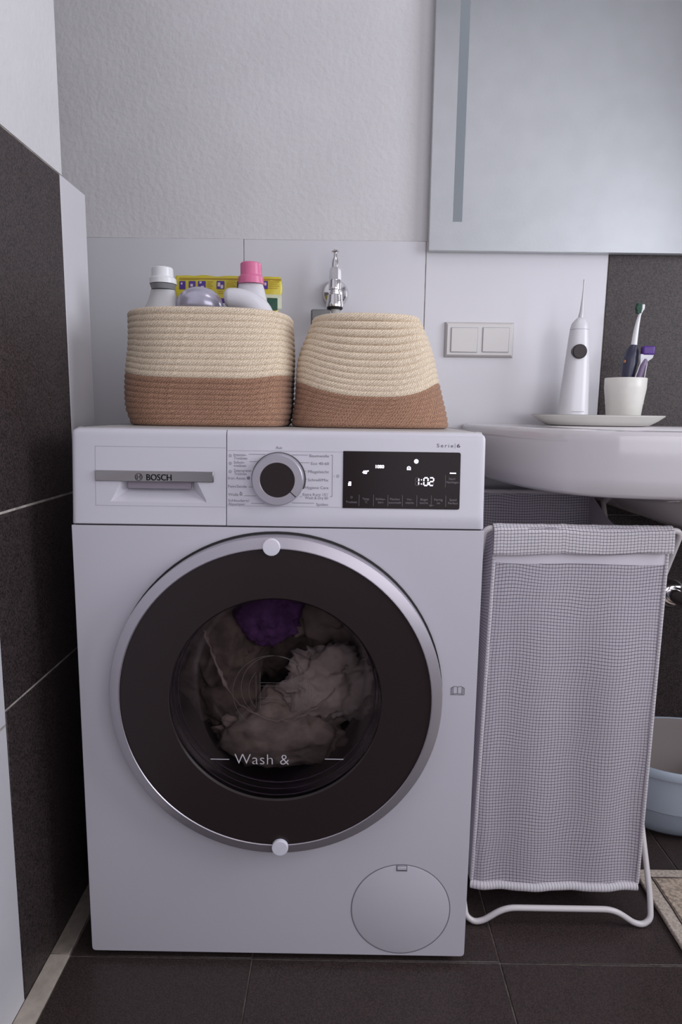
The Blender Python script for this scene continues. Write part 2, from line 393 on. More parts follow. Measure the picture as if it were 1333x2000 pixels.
# hollow visible front: case front is cut by the front panel, drum sits in an opening of it
bm = bmesh.new(); bm.from_mesh(case.data)
bmesh.ops.delete(bm, geom=[f for f in bm.faces if f.normal.y < -0.99 and f.calc_area() > 0.1], context='FACES'); bm.to_mesh(case.data); bm.free()
DX, DZ = 0.2985, 0.4545
def plate_with_hole(name, x0, x1, z0, z1, cx, cz, r, y0, y1, m, parent, cr=0.006):
    bm = bmesh.new(); outer = []
    def corner(cx_, cz_, a0):
        return [(cx_+cr*math.cos(a0+k*PI/8), cz_+cr*math.sin(a0+k*PI/8)) for k in range(5)]
    pts = corner(x1-cr, z1-0.002, 0)[:1] + [(x1, z1), (x0, z1)] + corner(x0+cr, z0+cr, PI) + corner(x1-cr, z0+cr, 1.5*PI)
    pts = pts[1:]
    ov = [bm.verts.new((p[0], y0, p[1])) for p in pts]; n = 128
    iv = [bm.verts.new((cx+r*math.cos(2*PI*k/n), y0, cz+r*math.sin(2*PI*k/n))) for k in range(n)]
    e = [bm.edges.new((ov[i], ov[(i+1) % len(ov)])) for i in range(len(ov))] + [bm.edges.new((iv[i], iv[(i+1) % n])) for i in range(n)]
    bmesh.ops.triangle_fill(bm, use_beauty=True, use_dissolve=False, edges=e)
    ext = bmesh.ops.extrude_face_region(bm, geom=list(bm.faces))
    for v in ext['geom']:
        if isinstance(v, bmesh.types.BMVert): v.co.y = y1
    bmesh.ops.recalc_face_normals(bm, faces=bm.faces)
    me = bpy.data.meshes.new(name); bm.to_mesh(me); bm.free()
    return link(name, me, m, parent)
fp = plate_with_hole('front_panel', 0.0, W, ZB, ZD-0.0016, DX, DZ, 0.236, 0.0, 0.027, M_enamel, wm)
bv = fp.modifiers.new('bevel', 'BEVEL'); bv.width = 0.0022; bv.segments = 2; bv.limit_method = 'ANGLE'; bv.angle_limit = math.radians(60)
# gasket; its outer black rim paints the shadow line behind the door ring
lathe('gasket_shadow_ring', [(0.2475, -0.0006), (0.2475, -0.004), (0.235, -0.004), (0.225, 0.03), (0.225, 0.05), (0.185, 0.06)], (DX, 0, DZ), M_rubber, wm, 'Y', 96, False, False)
# filter flap
fcx, fcz, fr_ = 0.4938, 0.0950, 0.0785
fm = M_enamel
flap = lathe('filter_flap', [(fr_-0.0012, 0.0004), (fr_-0.0012, -0.0004), (fr_-0.003, -0.0009), (0.0001, -0.0009)], (fcx, 0, fcz), M_enamel, wm, 'Y', 96, False, True)
loop_mesh_ring('flap_seam', fr_-0.0010, fr_+0.0004, fcx, fcz, -0.0003, M_print, flap)
lz = fcz+fr_-0.007
box('latch_recess', fcx-0.0088, fcx+0.0088, -0.0012, 0, lz-0.0045, lz+0.0055, M_print, flap, 0.0004, 1)
box('latch', fcx-0.0072, fcx+0.0072, -0.0022, 0, lz-0.0012, lz+0.0042, M_enamel, flap, 0.0005, 1)
# manual symbol (open book)
pr = Print(lambda u, v: (u, -0.0006, v)); bx_, bz = 0.5695, 0.4625
for s in (-1, 1):
    for k in range(3): pr.line(bx_+s*(0.0065+0.0018*k), bz-0.006, bx_+s*(0.0065+0.0018*k), bz+0.0065-0.0012*k, 0.0006)
    pr.line(bx_+s*0.0003, bz+0.0062, bx_+s*0.005, bz+0.0072, 0.0007); pr.line(bx_+s*0.005, bz+0.0072, bx_+s*0.0103, bz+0.004, 0.0007)
    pr.line(bx_+s*0.0003, bz-0.0045, bx_+s*0.006, bz-0.0045, 0.0008)
pr.line(bx_, bz-0.0045, bx_, bz+0.0062, 0.0008); pr.line(bx_-0.0103, bz-0.0062, bx_+0.0103, bz-0.0062, 0.0007)
pr.build('manual_symbol', M_printd, wm)
# top plate
top = box('top_plate', 0.003, W-0.003, 0.026, 0.53, 0.834, 0.8478, M_top, wm, 0.003)
for x in (0.011, W-0.013): box('edge_groove', x, x+0.002, 0.03, 0.52, 0.8470, 0.8481, M_gap, top)
for x in (0.05, W-0.05):
    for y in (0.06, 0.48): lathe('foot', [(0.018, 0.0), (0.02, 0.004), (0.016, 0.010), (0.008, 0.012), (0.008, 0.022)], (x, y, 0), M_rubber, wm)

# control panel: leans back a little; TILT maps panel coordinates (x, z) to space
TL = 0.085
def pan(off): return lambda x, z: (x, (z-ZD)*TL-off, z)
def ap(px, py):               # pixel -> panel coordinates
    p = at(px, py, 0.0)
    for _ in range(5): p = at(px, py, (p.z-ZD)*TL)
    return p.x, p.z
PXM = 1/1365.0
def panel_block(name, x0, x1, m, parent, rl=0.0, rr=0.0):
    # profile of the front edge in (y,z), lofted along x, with rounded outer corners
    prof = [(0.0, ZD+0.0008), (-0.0006, ZD+0.002)]
    zs_ = [ZD+0.02, ZD+0.06, ZD+0.1, ZP-0.010]
    prof += [((z-ZD)*TL, z) for z in zs_]
    y_t = (ZP-ZD)*TL
    prof += [(y_t-0.0004, ZP-0.006), (y_t+0.0010, ZP-0.0025), (y_t+0.0035, ZP-0.0004), (y_t+0.007, ZP+0.0006), (0.032, ZP+0.0010), (0.032, ZD+0.0008)]
    st = [(x0, 1.0, 0.010), (x0, 0.0, 0)] if False else []
    rings = []
    def ring(x, drop, back):
        out = []
        for (y, z) in prof:
            zz = min(z, ZP+0.001-drop) if z > ZP-0.02 else z
            out.append(Vector((x, min(y+back, 0.032), zz)))
        return out
    R = 0.012
    if rl:
        for k in range(7):
            a = PI/2*k/6; rings.append(ring(x0+R*(1-math.sin(PI/2*k/6)) if False else x0+R*(1-math.cos(a)), R*(1-math.sin(a)), 0.007*(1-math.sin(a))**2))
    else: rings.append(ring(x0, 0, 0))
    if rr:
        for k in range(7):
            a = PI/2*(6-k)/6; rings.append(ring(x1-R*(1-math.cos(a)), R*(1-math.sin(a)), 0.007*(1-math.sin(a))**2))
    else: rings.append(ring(x1, 0, 0))
    return loft(name, rings, m, parent, ang=35)
divx = ap(443, 930)[0]
cp = panel_block('control_panel', divx+0.0006, W-0.0005, M_panelw, wm, rr=1)
dr = panel_block('detergent_drawer', 0.0005, divx-0.0006, M_panelw, wm, rl=1)
box('panel_shadow_gap', 0.004, W-0.004, 0.004, 0.03, ZD-0.003, ZD+0.003, M_gap, wm)
box('drawer_shadow_gap', divx-0.0008, divx+0.0008, 0.014, 0.03, ZD+0.001, ZP-0.004, M_gap, wm)
def prect(P, px0, px1, py0, py1):
    a = ap(px0, py1); b = ap(px1, py0); P.rect(a[0], b[0], a[1], b[1])
def ptext(P, s, px0, px1, pym, capx, bold=0.0, spacing=1.0):
    a = ap(px0, pym); b = ap(px1, pym + (px1-px0)*0.0149)
    k = (b[0]-a[0])/(px1-px0); P.text(s, a[0], b[0], a[1]-capx*k*0.5, capx*k, spacing, bold)
# fine framing line over panel
pl_ = Print(pan(0.0003))
a = ap(448, 880); b = ap(660, 880); zt_ = a[1]; 
pl_.rect(divx+0.001, 0.392, zt_, zt_+0.0005)
zb_ = ap(448, 988)[1]; pl_.rect(divx+0.001, 0.392, zb_, zb_+0.0005)
pl_.build('relief_line', M_line, cp)
pl_ = Print(pan(0.0003)); x0_, z0_ = ap(187, 987); x1_, z1_ = ap(440, 875)
pl_.rect(x0_, divx-0.001, z1_, z1_+0.0005); pl_.rect(x0_, x0_+0.0005, z0_, z1_); pl_.rect(x0_, divx-0.001, z0_, z0_+0.0005)
pl_.build('relief_line', M_line, dr)
# drawer pocket (recess with slanted cheeks) and chrome bar
bx0, bz1 = ap(187, 918); bx1, bz0 = ap(418, 942)
pk = []
PKd = Print(pan(0.0004))
# pocket modelled as inward-slanting flanks laid over a sunken base
def q(name, pts, m, par): return mk(name, [pan(o)(x, z) for x, z, o in pts], [tuple(range(len(pts)))], m, par, False)
plx, plz = ap(247, 945); prx, _ = ap(372, 945); pbz = ap(310, 984)[1]; pdz = ap(310, 957)[1]
M_pocket = mat('pocket_shade_plastic', (0.58, 0.555, 0.60), 0.4)
o1 = -0.0002
# the recess: real depth 18 mm carved out by boolean-free construction is inside the drawer block; cutter modifier
cut_v = [(plx-0.030, -0.003, pbz-0.003), (prx+0.030, -0.003, pbz-0.003), (prx+0.012, -0.003, bz0+0.004), (plx-0.012, -0.003, bz0+0.004),
         (plx, 0.022, pdz), (prx, 0.022, pdz), (prx, 0.022, bz0+0.004), (plx, 0.022, bz0+0.004)]
cut_me = rawmesh('cut', cut_v, [(0, 1, 2, 3), (4, 7, 6, 5), (0, 4, 5, 1), (1, 5, 6, 2), (2, 6, 7, 3), (3, 7, 4, 0)]); fixn(cut_me)
cut_o = bpy.data.objects.new('cut', cut_me); C.objects.link(cut_o)
md = dr.modifiers.new('b', 'BOOLEAN'); md.operation = 'DIFFERENCE'; md.object = cut_o; md.solver = 'EXACT'
dg = bpy.context.evaluated_depsgraph_get(); nm = bpy.data.meshes.new_from_object(dr.evaluated_get(dg)); dr.modifiers.clear()
dr.data = nm; bpy.data.objects.remove(cut_o); smooth_angle(dr, 30)
ym = ((bz0+bz1)/2-ZD)*TL
bar = box('handle_bar', bx0, bx1, ym-0.0035, ym+0.002, bz0, bz1, M_chromed, dr, 0.0008, 2)
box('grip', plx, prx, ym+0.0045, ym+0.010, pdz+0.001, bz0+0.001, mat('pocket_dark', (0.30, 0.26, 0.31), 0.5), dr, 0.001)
P = Print(lambda x, z: (x, ym-0.0041, z)); a = ap(288, 931); b = ap(336, 931)
P.text('BOSCH', a[0]-0.0005, b[0], a[1]-0.0048, 0.0090, 1.0, 0.0005)
cxl, czl = a[0]-0.0115, a[1]-0.0003
P.arc(cxl, czl, 0.0052, 0.0006); P.arc(cxl, czl, 0.0038, 0.0005, -1.1, 1.1, 12); P.arc(cxl, czl, 0.0038, 0.0005, PI-1.1, PI+1.1, 12)
P.line(cxl-0.0018, czl-0.0032, cxl-0.0018, czl+0.0032, 0.0005); P.line(cxl+0.0018, czl-0.0032, cxl+0.0018, czl+0.0032, 0.0005); P.line(cxl-0.0018, czl, cxl+0.0018, czl, 0.0007)
P.build('lettering', M_rubber, bar)
# programme legend
P = Print(pan(0.0003)); cap = 5.4
L = [('Aus', 539, 551, 874), ('Baumwolle', 605, 643, 890), ('Eco 40-60', 608, 643, 905), ('Pflegeleicht', 602, 643, 921), ('Schnell/Mix', 602, 642, 937),
     ('Hygiene Care', 597, 642, 952), ('Extra Kurz 15\'/', 592, 641, 965.5), ('Wash & Dry 60', 596, 641, 972), ('Sp\u00fclen', 618, 641, 985),
     ('Intensiv-', 457, 482, 888), ('Trocknen', 457, 483, 894.5), ('Schon-', 457, 478, 902.5), ('trocknen', 457, 481, 909), ('Zeitprogramm', 457, 491, 918.5), ('Trocknen', 458, 482, 925),
     ('Iron Assist', 446, 480, 933.5), ('Fein/Seide', 446, 482, 949.5), ('Wolle', 446, 466, 965.5), ('Schleudern/', 446, 487, 977), ('Abpumpen', 446, 478, 984)]
for s, x0, x1, y in L: ptext(P, s, x0, x1, y, cap)
def pline(P, x0, y0, x1, y1, w_=0.8):
    a = ap(x0, y0); b = ap(x1, y1); P.line(a[0], a[1], b[0], b[1], w_*PXM)
for x0, x1, y in [(486, 519, 887), (488, 504, 901.5), (486, 493, 951), (477, 500, 968), (491, 517, 983), (570, 602, 888.5), (587, 605, 903.5), (596, 599, 920), (597, 600, 936), (586, 590, 970), (571, 614, 982)]:
    pline(P, x0, y, x1, y+(x1-x0)*0.0149)
pline(P, 646, 889, 650, 889); pline(P, 650, 889, 649, 970); pline(P, 645, 970, 649, 970)
for x, y in ((450, 890), (450, 905), (450, 921), (660, 930)):
    c = ap(x, y); P.arc(c[0], c[1], 2.0*PXM, 0.8*PXM, n=16)
    for k in range(8): t = k*PI/4; P.line(c[0]+2.6*PXM*math.cos(t), c[1]+2.6*PXM*math.sin(t), c[0]+3.5*PXM*math.cos(t), c[1]+3.5*PXM*math.sin(t), 0.5*PXM)
c = ap(653, 930); P.disc(c[0], c[1], 0.8*PXM)
c = ap(485.5, 933.5); P.arc(c[0], c[1], 1.9*PXM, 2.4*PXM, n=16)
c = ap(471, 964); P.arc(c[0], c[1], 2.2*PXM, 1.0*PXM, n=16); P.line(c[0], c[1], c[0]-1*PXM, c[1]+4*PXM, 0.8*PXM); P.line(c[0]-3*PXM, c[1]-3*PXM, c[0]+3*PXM, c[1]-3*PXM, 0.8*PXM)
P.build('programme_legend', M_print, cp)
P = Print(pan(0.0003)); ptext(P, 'Serie', 854, 886, 870, 7, spacing=1.35); pline(P, 889.5, 866, 889.2, 876, 0.6)
ptext(P, '6', 893, 899, 870.5, 7, bold=0.0004); P.build('lettering', M_printd, cp); P = Print(pan(0.0003)); ptext(P, 'Wash & Dry 9/6 kg', 826, 898, 1018.5, 7)
P.build('lettering', M_printd, cp)
# dial
dcx, dcz = ap(543, 934); dy = (dcz-ZD)*TL
dial = lathe('programme_dial', [(0.0375, 0.002), (0.0375, -0.003), (0.0368, -0.0045), (0.0364, -0.017), (0.0352, -0.0185), (0.0250, -0.0185), (0.0245, -0.0178)], (dcx+0.001, dy, dcz-0.001), M_ring, wm, 'Y', 72, False, False, 25)
lathe('dial_face', [(0.0247, -0.018), (0.0001, -0.0176)], (dcx+0.001, dy, dcz-0.001), M_blackgloss, dial, 'Y', 64, False, True)
P = Print(lambda x, z: (x, dy-0.0188, z)); t = math.radians(-42)
P.line(dcx+0.001+0.0245*math.cos(t), dcz-0.001+0.0245*math.sin(t), dcx+0.001+0.0356*math.cos(t), dcz-0.001+0.0356*math.sin(t), 0.0014)
P.build('pointer_mark', M_rubber, dial)
lathe('dial_base', [(0.0395, 0.001), (0.0392, -0.0012), (0.036, -0.0014)], (dcx+0.0012, dy, dcz-0.002), M_gap, dial, 'Y', 64, False, False)
# display
xa, za = ap(669.5, 992); xb, zb2 = ap(900.5, 884)
v = []; r_ = 0.0028
for (cx_, cz_, a0) in ((xb-r_, zb2-r_, 0), (xa+0.0006, zb2-0.0006, PI/2), (xa+0.0006, za+0.0006, PI), (xb-r_, za+r_, 1.5*PI)):
    rr = r_ if cx_ > 0.5 else 0.0006
    for k in range(6): v.append((cx_+rr*math.cos(a0+k*PI/10), cz_+rr*math.sin(a0+k*PI/10)))
dsp = loft('display', [[Vector(pan(-0.001)(*p)) for p in v], [Vector(pan(0.0010)(*p)) for p in v]], M_disp, wm)
def LP(P): P.build('lit_symbol', M_led, dsp); return Print(pan(0.0013))
P = Print(pan(0.0013))
ptext(P, '40\u00b0', 708, 720, 922, 7, 0.0005); P = LP(P); ptext(P, '1000', 734, 750, 911, 6.5, 0.0006); P = LP(P)
c = ap(683, 944.5); P.rect(c[0]-2.6*PXM, c[0]+3.2*PXM, c[1]-4*PXM, c[1]-2*PXM); P.rect(c[0]-2.6*PXM, c[0]+3.2*PXM, c[1]-1*PXM, c[1]+1*PXM); P.rect(c[0]-1.6*PXM, c[0]+3.2*PXM, c[1]+2*PXM, c[1]+4*PXM); P.rect(c[0]+1.4*PXM, c[0]+3.2*PXM, c[1]-4*PXM, c[1]+4*PXM); P = LP(P)
c = ap(813.5, 901); P.arc(c[0], c[1], 3.0*PXM, 2.6*PXM, n=20); P.line(c[0]-1.2*PXM, c[1]-1*PXM, c[0]+1.6*PXM, c[1]+1.6*PXM, 1.2*PXM); P = LP(P)
c = ap(799, 914); P.rect(c[0]-3.6*PXM, c[0]+3.6*PXM, c[1]-3.8*PXM, c[1]-1.9*PXM); P.arc(c[0], c[1]-0.4*PXM, 3.2*PXM, 1.4*PXM, 0, PI, 12); P.rect(c[0]-3.8*PXM, c[0]-2.4*PXM, c[1]-3.8*PXM, c[1]); P.rect(c[0]+2.4*PXM, c[0]+3.8*PXM, c[1]-3.8*PXM, c[1]); P.rect(c[0]-3*PXM, c[0]+3*PXM, c[1]-0.8*PXM, c[1]+0.2*PXM); P = LP(P)
pline(P, 879, 924, 891, 924.3, 2.2); P = LP(P)
def seg7(P, px, py, wd, h, segs, sw=1.9):
    X0, X1, Y0, Y1, YM = px, px+wd, py, py+h, py+h/2; s = h*0.04
    D = dict(a=(X0+1, Y0, X1-1, Y0), d=(X0+1-s, Y1, X1-1-s, Y1), g=(X0+1, YM, X1-1, YM), f=(X0, Y0+1, X0-s/2, YM-1), b=(X1, Y0+1, X1-s/2, YM-1), e=(X0-s/2, YM+1, X0-s, Y1-1), c=(X1-s/2, YM+1, X1-s, Y1-1))
    for k in segs: pline(P, *D[k], sw)
seg7(P, 814.5, 933.5, 4, 14, 'bc'); seg7(P, 828.5, 933, 8, 15, 'abcdef', 2.3); seg7(P, 839.5, 933, 8, 15, 'abged', 2.3)
for yy in (937, 945): c = ap(823.5, yy); P.disc(c[0], c[1], 1.2*PXM, 10)
P.build('lit_time', M_led, dsp)
P = Print(pan(0.0013))
seg7(P, 812, 933, 7, 15, 'adgef', 0.7); seg7(P, 839.5, 933, 8, 15, 'cf', 0.8)
for k in range(7):
    x = 702+28.2*k; pline(P, x, 966+k*0.3, x-0.5, 988+k*0.3, 0.6)
pline(P, 870.5, 928, 870, 952, 0.5)
for i, (a1, a2) in enumerate([('', 'Trocknen'), ('Temp.', '\u00b0C'), ('Schleu-', 'dern'), ('Flecken', 'automatik'), ('Vor-', 'w\u00e4sche'), ('B\u00fcgel', 'leicht'), ('Fertig', 'in'), ('Speed', 'Perfect')]):
    xc = 687+28.3*i
    if a1: ptext(P, a1, xc-len(a1)*1.35, xc+len(a1)*1.35, 973.5+i*0.35, 4.2)
    ptext(P, a2, xc-len(a2)*1.35, xc+len(a2)*1.35, 980+i*0.35, 4.2)
c = ap(687, 971); P.arc(c[0], c[1], 1.8*PXM, 0.6*PXM, n=14)
ptext(P, 'Start/', 877, 890, 935, 4.2); ptext(P, 'Nachlegen', 872.5, 896, 941.5, 4.2)
c = ap(840, 987); P.arc(c[0], c[1], 1.2*PXM, 0.6*PXM, n=12); pline(P, 841.5, 987, 847, 987, 0.7)
P.build('key_label', M_leddim, dsp)

# ---------------- door
door = lathe('door', [(0.2425, -0.001), (0.2445, -0.006), (0.2445, -0.0265), (0.2438, -0.0280), (0.2425, -0.0286), (0.2292, -0.0322), (0.2285, -0.0315), (0.2285, -0.028)], (DX, 0, DZ), M_ring, wm, 'Y', 128, False, False, 30)
lathe('trim_line', [(0.2290, -0.0318), (0.2284, -0.0330), (0.2276, -0.0318)], (DX, 0, DZ), M_ring, door, 'Y', 128, False, False)
lathe('dark_surround', [(0.2285, -0.0305), (0.19, -0.0312), (0.1565, -0.0314), (0.154, -0.029)], (DX, 0, DZ), M_blackgloss, door, 'Y', 128, False, False)
bcx, bcz = 0.2998, 0.4705
lathe('outer_pane', [(0.1570, -0.0303), (0.12, -0.0306), (0.0001, -0.0308)], (DX+0.0008, 0, 0.4612), M_glass, door, 'Y', 96, False, True)
lathe('glass_bowl', [(0.158, -0.026), (0.1555, -0.015), (0.150, 0.02), (0.140, 0.055), (0.128, 0.075), (0.10, 0.088), (0.05, 0.094), (0.0001, 0.096)], (DX+0.0008, 0, 0.462), M_bowl, door, 'Y', 96, False, True, 70)
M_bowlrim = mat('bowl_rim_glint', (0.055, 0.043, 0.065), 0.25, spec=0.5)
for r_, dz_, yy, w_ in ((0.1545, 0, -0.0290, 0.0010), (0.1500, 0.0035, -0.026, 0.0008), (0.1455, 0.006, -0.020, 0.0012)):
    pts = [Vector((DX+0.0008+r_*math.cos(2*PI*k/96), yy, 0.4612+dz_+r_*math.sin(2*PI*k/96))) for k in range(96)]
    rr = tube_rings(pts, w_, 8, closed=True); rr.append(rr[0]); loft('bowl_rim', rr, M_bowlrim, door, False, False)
lathe('drum', [(0.232, 0.03), (0.235, 0.10), (0.236, 0.40), (0.10, 0.42), (0.001, 0.42)], (DX, 0, DZ), M_drum, wm, 'Y', 64, False, True)
# etched emblem and slogan on the glass
P = Print(lambda x, z: (x, -0.0326, z)); ex, ez = at(532, 1354, -0.0326).x, at(532, 1354, -0.0326).z
lw = 0.0005
P.arc(ex, ez, 0.0572, lw, n=80); P.arc(ex+0.004, ez+0.008, 0.0490, lw, n=72)
for s in (-1, 1):
    P.arc(ex+0.006, ez+0.004, 0.040, lw, (0 if s > 0 else PI)-0.75, (0 if s > 0 else PI)+0.75, 24)
    P.line(ex+0.006+s*0.0235, ez-0.024, ex+0.006+s*0.0235, ez+0.032, lw); P.line(ex+0.006+s*0.0295, ez-0.022, ex+0.006+s*0.0295, ez+0.027, lw)
for dz_ in (-0.0125, -0.0065, 0.011, 0.016): P.line(ex-0.0175, ez+dz_, ex+0.0295, ez+dz_, lw)
P.build('emblem', M_etch, door)
P = Print(lambda x, z: (x, -0.0328, z)); a = at(458.5, 1492, -0.0328); b = at(565, 1493, -0.0328)
P.text('Wash &', a.x, b.x, a.z, 0.0165, 1.06, 0, -0.013)
P.build('lettering', M_whiteprint, door)
for x0, x1 in ((411.5, 448), (635, 671.5)):
    p0 = at(x0, 1482.5, -0.0328); p1 = at(x1, 1482.5, -0.0328); P = Print(lambda x, z: (x, -0.0328, z)); P.rect(p0.x, p1.x, p0.z-0.0006, p0.z+0.0006); P.build('printed_dash', M_whiteprint, door)
for px, py in ((529.5, 1070.5), (546.5, 1660.5)):
    p = at(px, py, -0.040)
    lathe('round_pad', [(0.0122, -0.030), (0.0124, -0.0350), (0.0121, -0.0362), (0.0114, -0.0368), (0.0001, -0.0371)], (p.x, 0, p.z), M_discs, door, 'Y', 40, True, True, 35)

# ---------------- laundry inside the drum
def crumple(name, c, s, m, seed, label, amp=0.35, freq=14):
    bm = bmesh.new(); bmesh.ops.create_icosphere(bm, subdivisions=5, radius=1)
    for v in bm.verts:
        n_ = v.co.normalized(); p = Vector((n_.x*s[0], n_.y*s[1], n_.z*s[2]))
        q_ = p*freq+Vector((seed, seed*2, 0)); d = noise.fractal(q_, 0.9, 2.1, 4)
        wq = q_*0.55+Vector((d, -d, d))*0.6
        rdg = abs(noise.noise(wq+Vector((3, 1, 7))))+0.5*abs(noise.noise(wq*2.3+Vector((1, 5, 2))))
        p = p*(1+amp*(d*0.25-rdg*1.3+0.45)); v.co = p+Vector(c)
    me = bpy.data.meshes.new(name); bm.to_mesh(me); bm.free()
    o = link(name, me, m, None, True); tag(o, label, 'laundry', 'laundry in the drum'); return o
M_l1 = mat('laundry_taupe', (0.50, 0.44, 0.40), 0.95, noise_amt=0.25, noise_scale=25)
M_l2 = mat('laundry_purple', (0.20, 0.09, 0.30), 0.95, noise_amt=0.3, noise_scale=40)
M_l3 = mat('laundry_grey', (0.66, 0.61, 0.57), 0.95, noise_amt=0.15, noise_scale=30)
M_l4 = mat('laundry_dark', (0.24, 0.20, 0.18), 0.95, noise_amt=0.3, noise_scale=30)
crumple('garment', (0.385, 0.150, 0.410), (0.090, 0.040, 0.065), M_l3, 2.1, 'pale grey crumpled garment seen at lower right behind the round door glass', 0.5, 34)
crumple('garment', (0.272, 0.145, 0.545), (0.058, 0.036, 0.062), M_l2, 6.4, 'purple garment at the top of the drum behind the door glass', 0.4, 22)
crumple('garment', (0.180, 0.185, 0.455), (0.080, 0.06, 0.13), M_l4, 4.2, 'dark crumpled garment on the left side behind the door glass', 0.35, 14)
crumple('garment', (0.375, 0.240, 0.540), (0.120, 0.050, 0.105), M_l1, 8.0, 'taupe crumpled garment filling the upper right behind the door glass', 0.35, 16)
crumple('garment', (0.290, 0.165, 0.318), (0.120, 0.05, 0.066), M_l1, 5.5, 'taupe crumpled garment lying lowest in the drum behind the door glass', 0.35, 22)
crumple('garment', (0.285, 0.265, 0.450), (0.110, 0.04, 0.090), M_l4, 9.5, 'dark garment at the centre of the drum behind the etched emblem', 0.3, 20)
# pale hem of a garment swung through the drum
hp = [at(x, y, 0.105) for x, y in ((398, 1232), (412, 1268), (428, 1310), (455, 1360), (495, 1392), (545, 1408), (590, 1398), (635, 1368), (668, 1325), (678, 1300))]
cp_ = catmull(hp, 8); rad = [(0.0016+0.0050*abs(noise.noise(Vector((i*0.33, 2, 7))))) if i < 22 else 0.0010+0.0018*abs(noise.noise(Vector((i*0.41, 1, 3)))) for i in range(len(cp_))]
tag(tube('cloth_strap', [p+Vector((0.004*noise.noise(Vector((i*0.5, 0, 0))), 0, 0.004*noise.noise(Vector((0, i*0.5, 3))))) for i, p in enumerate(cp_)], rad, M_l1, None, 8, 1.6), 'thin pale cloth strap curving across the middle of the door glass', 'laundry')

# ================================================================ ROPE BASKETS
def rope_basket(label, prof, ex_, ncream, ntot, z0, bulge, skew=0.0, seam_dip=0.0):
    """prof(t)-> cx, cy, rx, ry at height fraction t"""
    cx, cy, rx, ry, H = prof(0)
    b = root('rope_basket', (cx, cy, z0), label, 'basket', 'rope storage baskets on the washing machine')
    H = prof(0)[4]; n = 96; pitch = H/ntot; rr = pitch*0.74
    def outline(t, off=0.0, zz=0.0):
        cx, cy, rx, ry, _ = prof(t); out = []
        for k in range(n):
            a_ = 2*PI*k/n; c, s = math.cos(a_), math.sin(a_)
            x = math.copysign(abs(c)**(2/ex_(t)), c); y = math.copysign(abs(s)**(2/ex_(t)), s)
            wv_ = 1+bulge*noise.noise(Vector((c*1.3+skew, s*1.3, t*2.2)))
            sag = seam_dip*math.sin(PI*t)*max(0.0, -s)*(1-c*c) + 0.0035*noise.noise(Vector((c*1.6, s*1.6+skew, 3+t)))*math.sin(PI*min(t*1.1, 1))
            out.append(Vector((cx+(rx-off)*x*wv_, cy+(ry-off)*y*wv_, z0+rr+t*(H-2*rr)-sag+zz)))
        return out
    for nm_, k0, k1, m in (('brown_band', 0, ntot-ncream, M_jute), ('cream_band', ntot-ncream, ntot, M_cream)):
        rings = [outline(k/(ntot-1), rr*0.9) for k in range(k0, k1)]
        if k0 == 0: rings = [outline(0, 0.03)] + rings
        band = loft(nm_, rings + [[p.copy() for p in outline(k/(ntot-1), rr*1.5)] for k in range(k1-1, k0-1, -1)], m, b, True, True)
        for k in range(k0, k1):
            pts = outline(k/(ntot-1))
            tr = tube_rings(pts, rr, 10, closed=True); v = []; uv = []; f = []; L_ = 0; tr.append(tr[0])
            for i, r in enumerate(tr):
                for j, p in enumerate(r): v.append(p); uv.append((L_, j/10*2*PI*rr))
                if i < n: L_ += (pts[(i+1) % n]-pts[i]).length
            for i in range(n):
                for j in range(10): f.append((i*10+j, i*10+(j+1) % 10, (i+1)*10+(j+1) % 10, (i+1)*10+j))
            mk('rope_coil', v, f, m, band, True, uv)
    return b
ZTOP = 0.8482
def p1(t):
    s = math.sin(PI*min(t*1.0, 1))
    return (0.1640, 0.235, 0.1350+0.0010*s-0.004*t-0.006*max(0, 0.12-t)/0.12, 0.108+0.004*s, 0.186)
rope_basket('wide cream and brown rope basket full of detergent bottles, left on the machine', p1, lambda t: 3.6-0.9*t, 11, 20, ZTOP, 0.03, 0.0, 0.009)
def p2(t):
    return (0.4350-0.007*t, 0.237+0.0*t, 0.127-0.006*t-0.034*t*t, 0.098-0.01*t, 0.183)
rope_basket('narrower slumped cream and brown rope basket without visible contents, right of the full one', p2, lambda t: 3.4-0.6*t, 12, 20, ZTOP, 0.05, 2.3, 0.024)

# ---------------- things in the left basket
def bottle_px(name, rows, Y, parts_col, label, cat, bottom_z=0.865, ry=0.7, group='bottles in the left basket'):
    """rows: (px_left, px_right, py, part) from top down"""
    c0 = at((rows[0][0]+rows[0][1])/2, rows[0][2], Y)
    b = root(name, (c0.x, Y, bottom_z), label, cat, group)
    groups = []
    for r in rows:
        if not groups or groups[-1][0] != r[3]: groups.append([r[3], []])
        groups[-1][1].append(r)
    for gi, (pn, rs) in enumerate(groups):
        rings = []
        for l, r, y, _ in rs:
            a = at(l, y, Y); bb = at(r, y, Y); rx = (bb.x-a.x)/2
            rings.append(ring_pts((a.x+bb.x)/2, Y, a.z, rx, rx*(1.0 if pn != 'body' else ry), 36, 2.0 if pn != 'body' else 2.3))
        if pn == 'body': 
            lx = rings[-1]; rings.append([Vector((p.x, p.y, bottom_z)) for p in lx])
        loft(pn, rings, parts_col[pn], b, True, True, ang=30)
    return b
bottle_px('detergent_bottle', [(299, 336, 523, 'cap'), (297, 338, 525, 'cap'), (297, 339, 541, 'cap'), (293, 344, 545, 'cap'), (293, 345, 555, 'cap'),
    (294, 344, 556, 'collar'), (297, 341, 566, 'collar'), (296, 342, 567, 'body'), (293, 345, 580, 'body'), (290, 348, 590, 'body'), (283, 352, 602, 'body'), (278, 357, 625, 'body')],
    0.215, dict(cap=M_cap_w, collar=M_collar, body=M_trans), 'translucent bottle with white stepped cap and grey collar, leftmost in the basket', 'bottle')
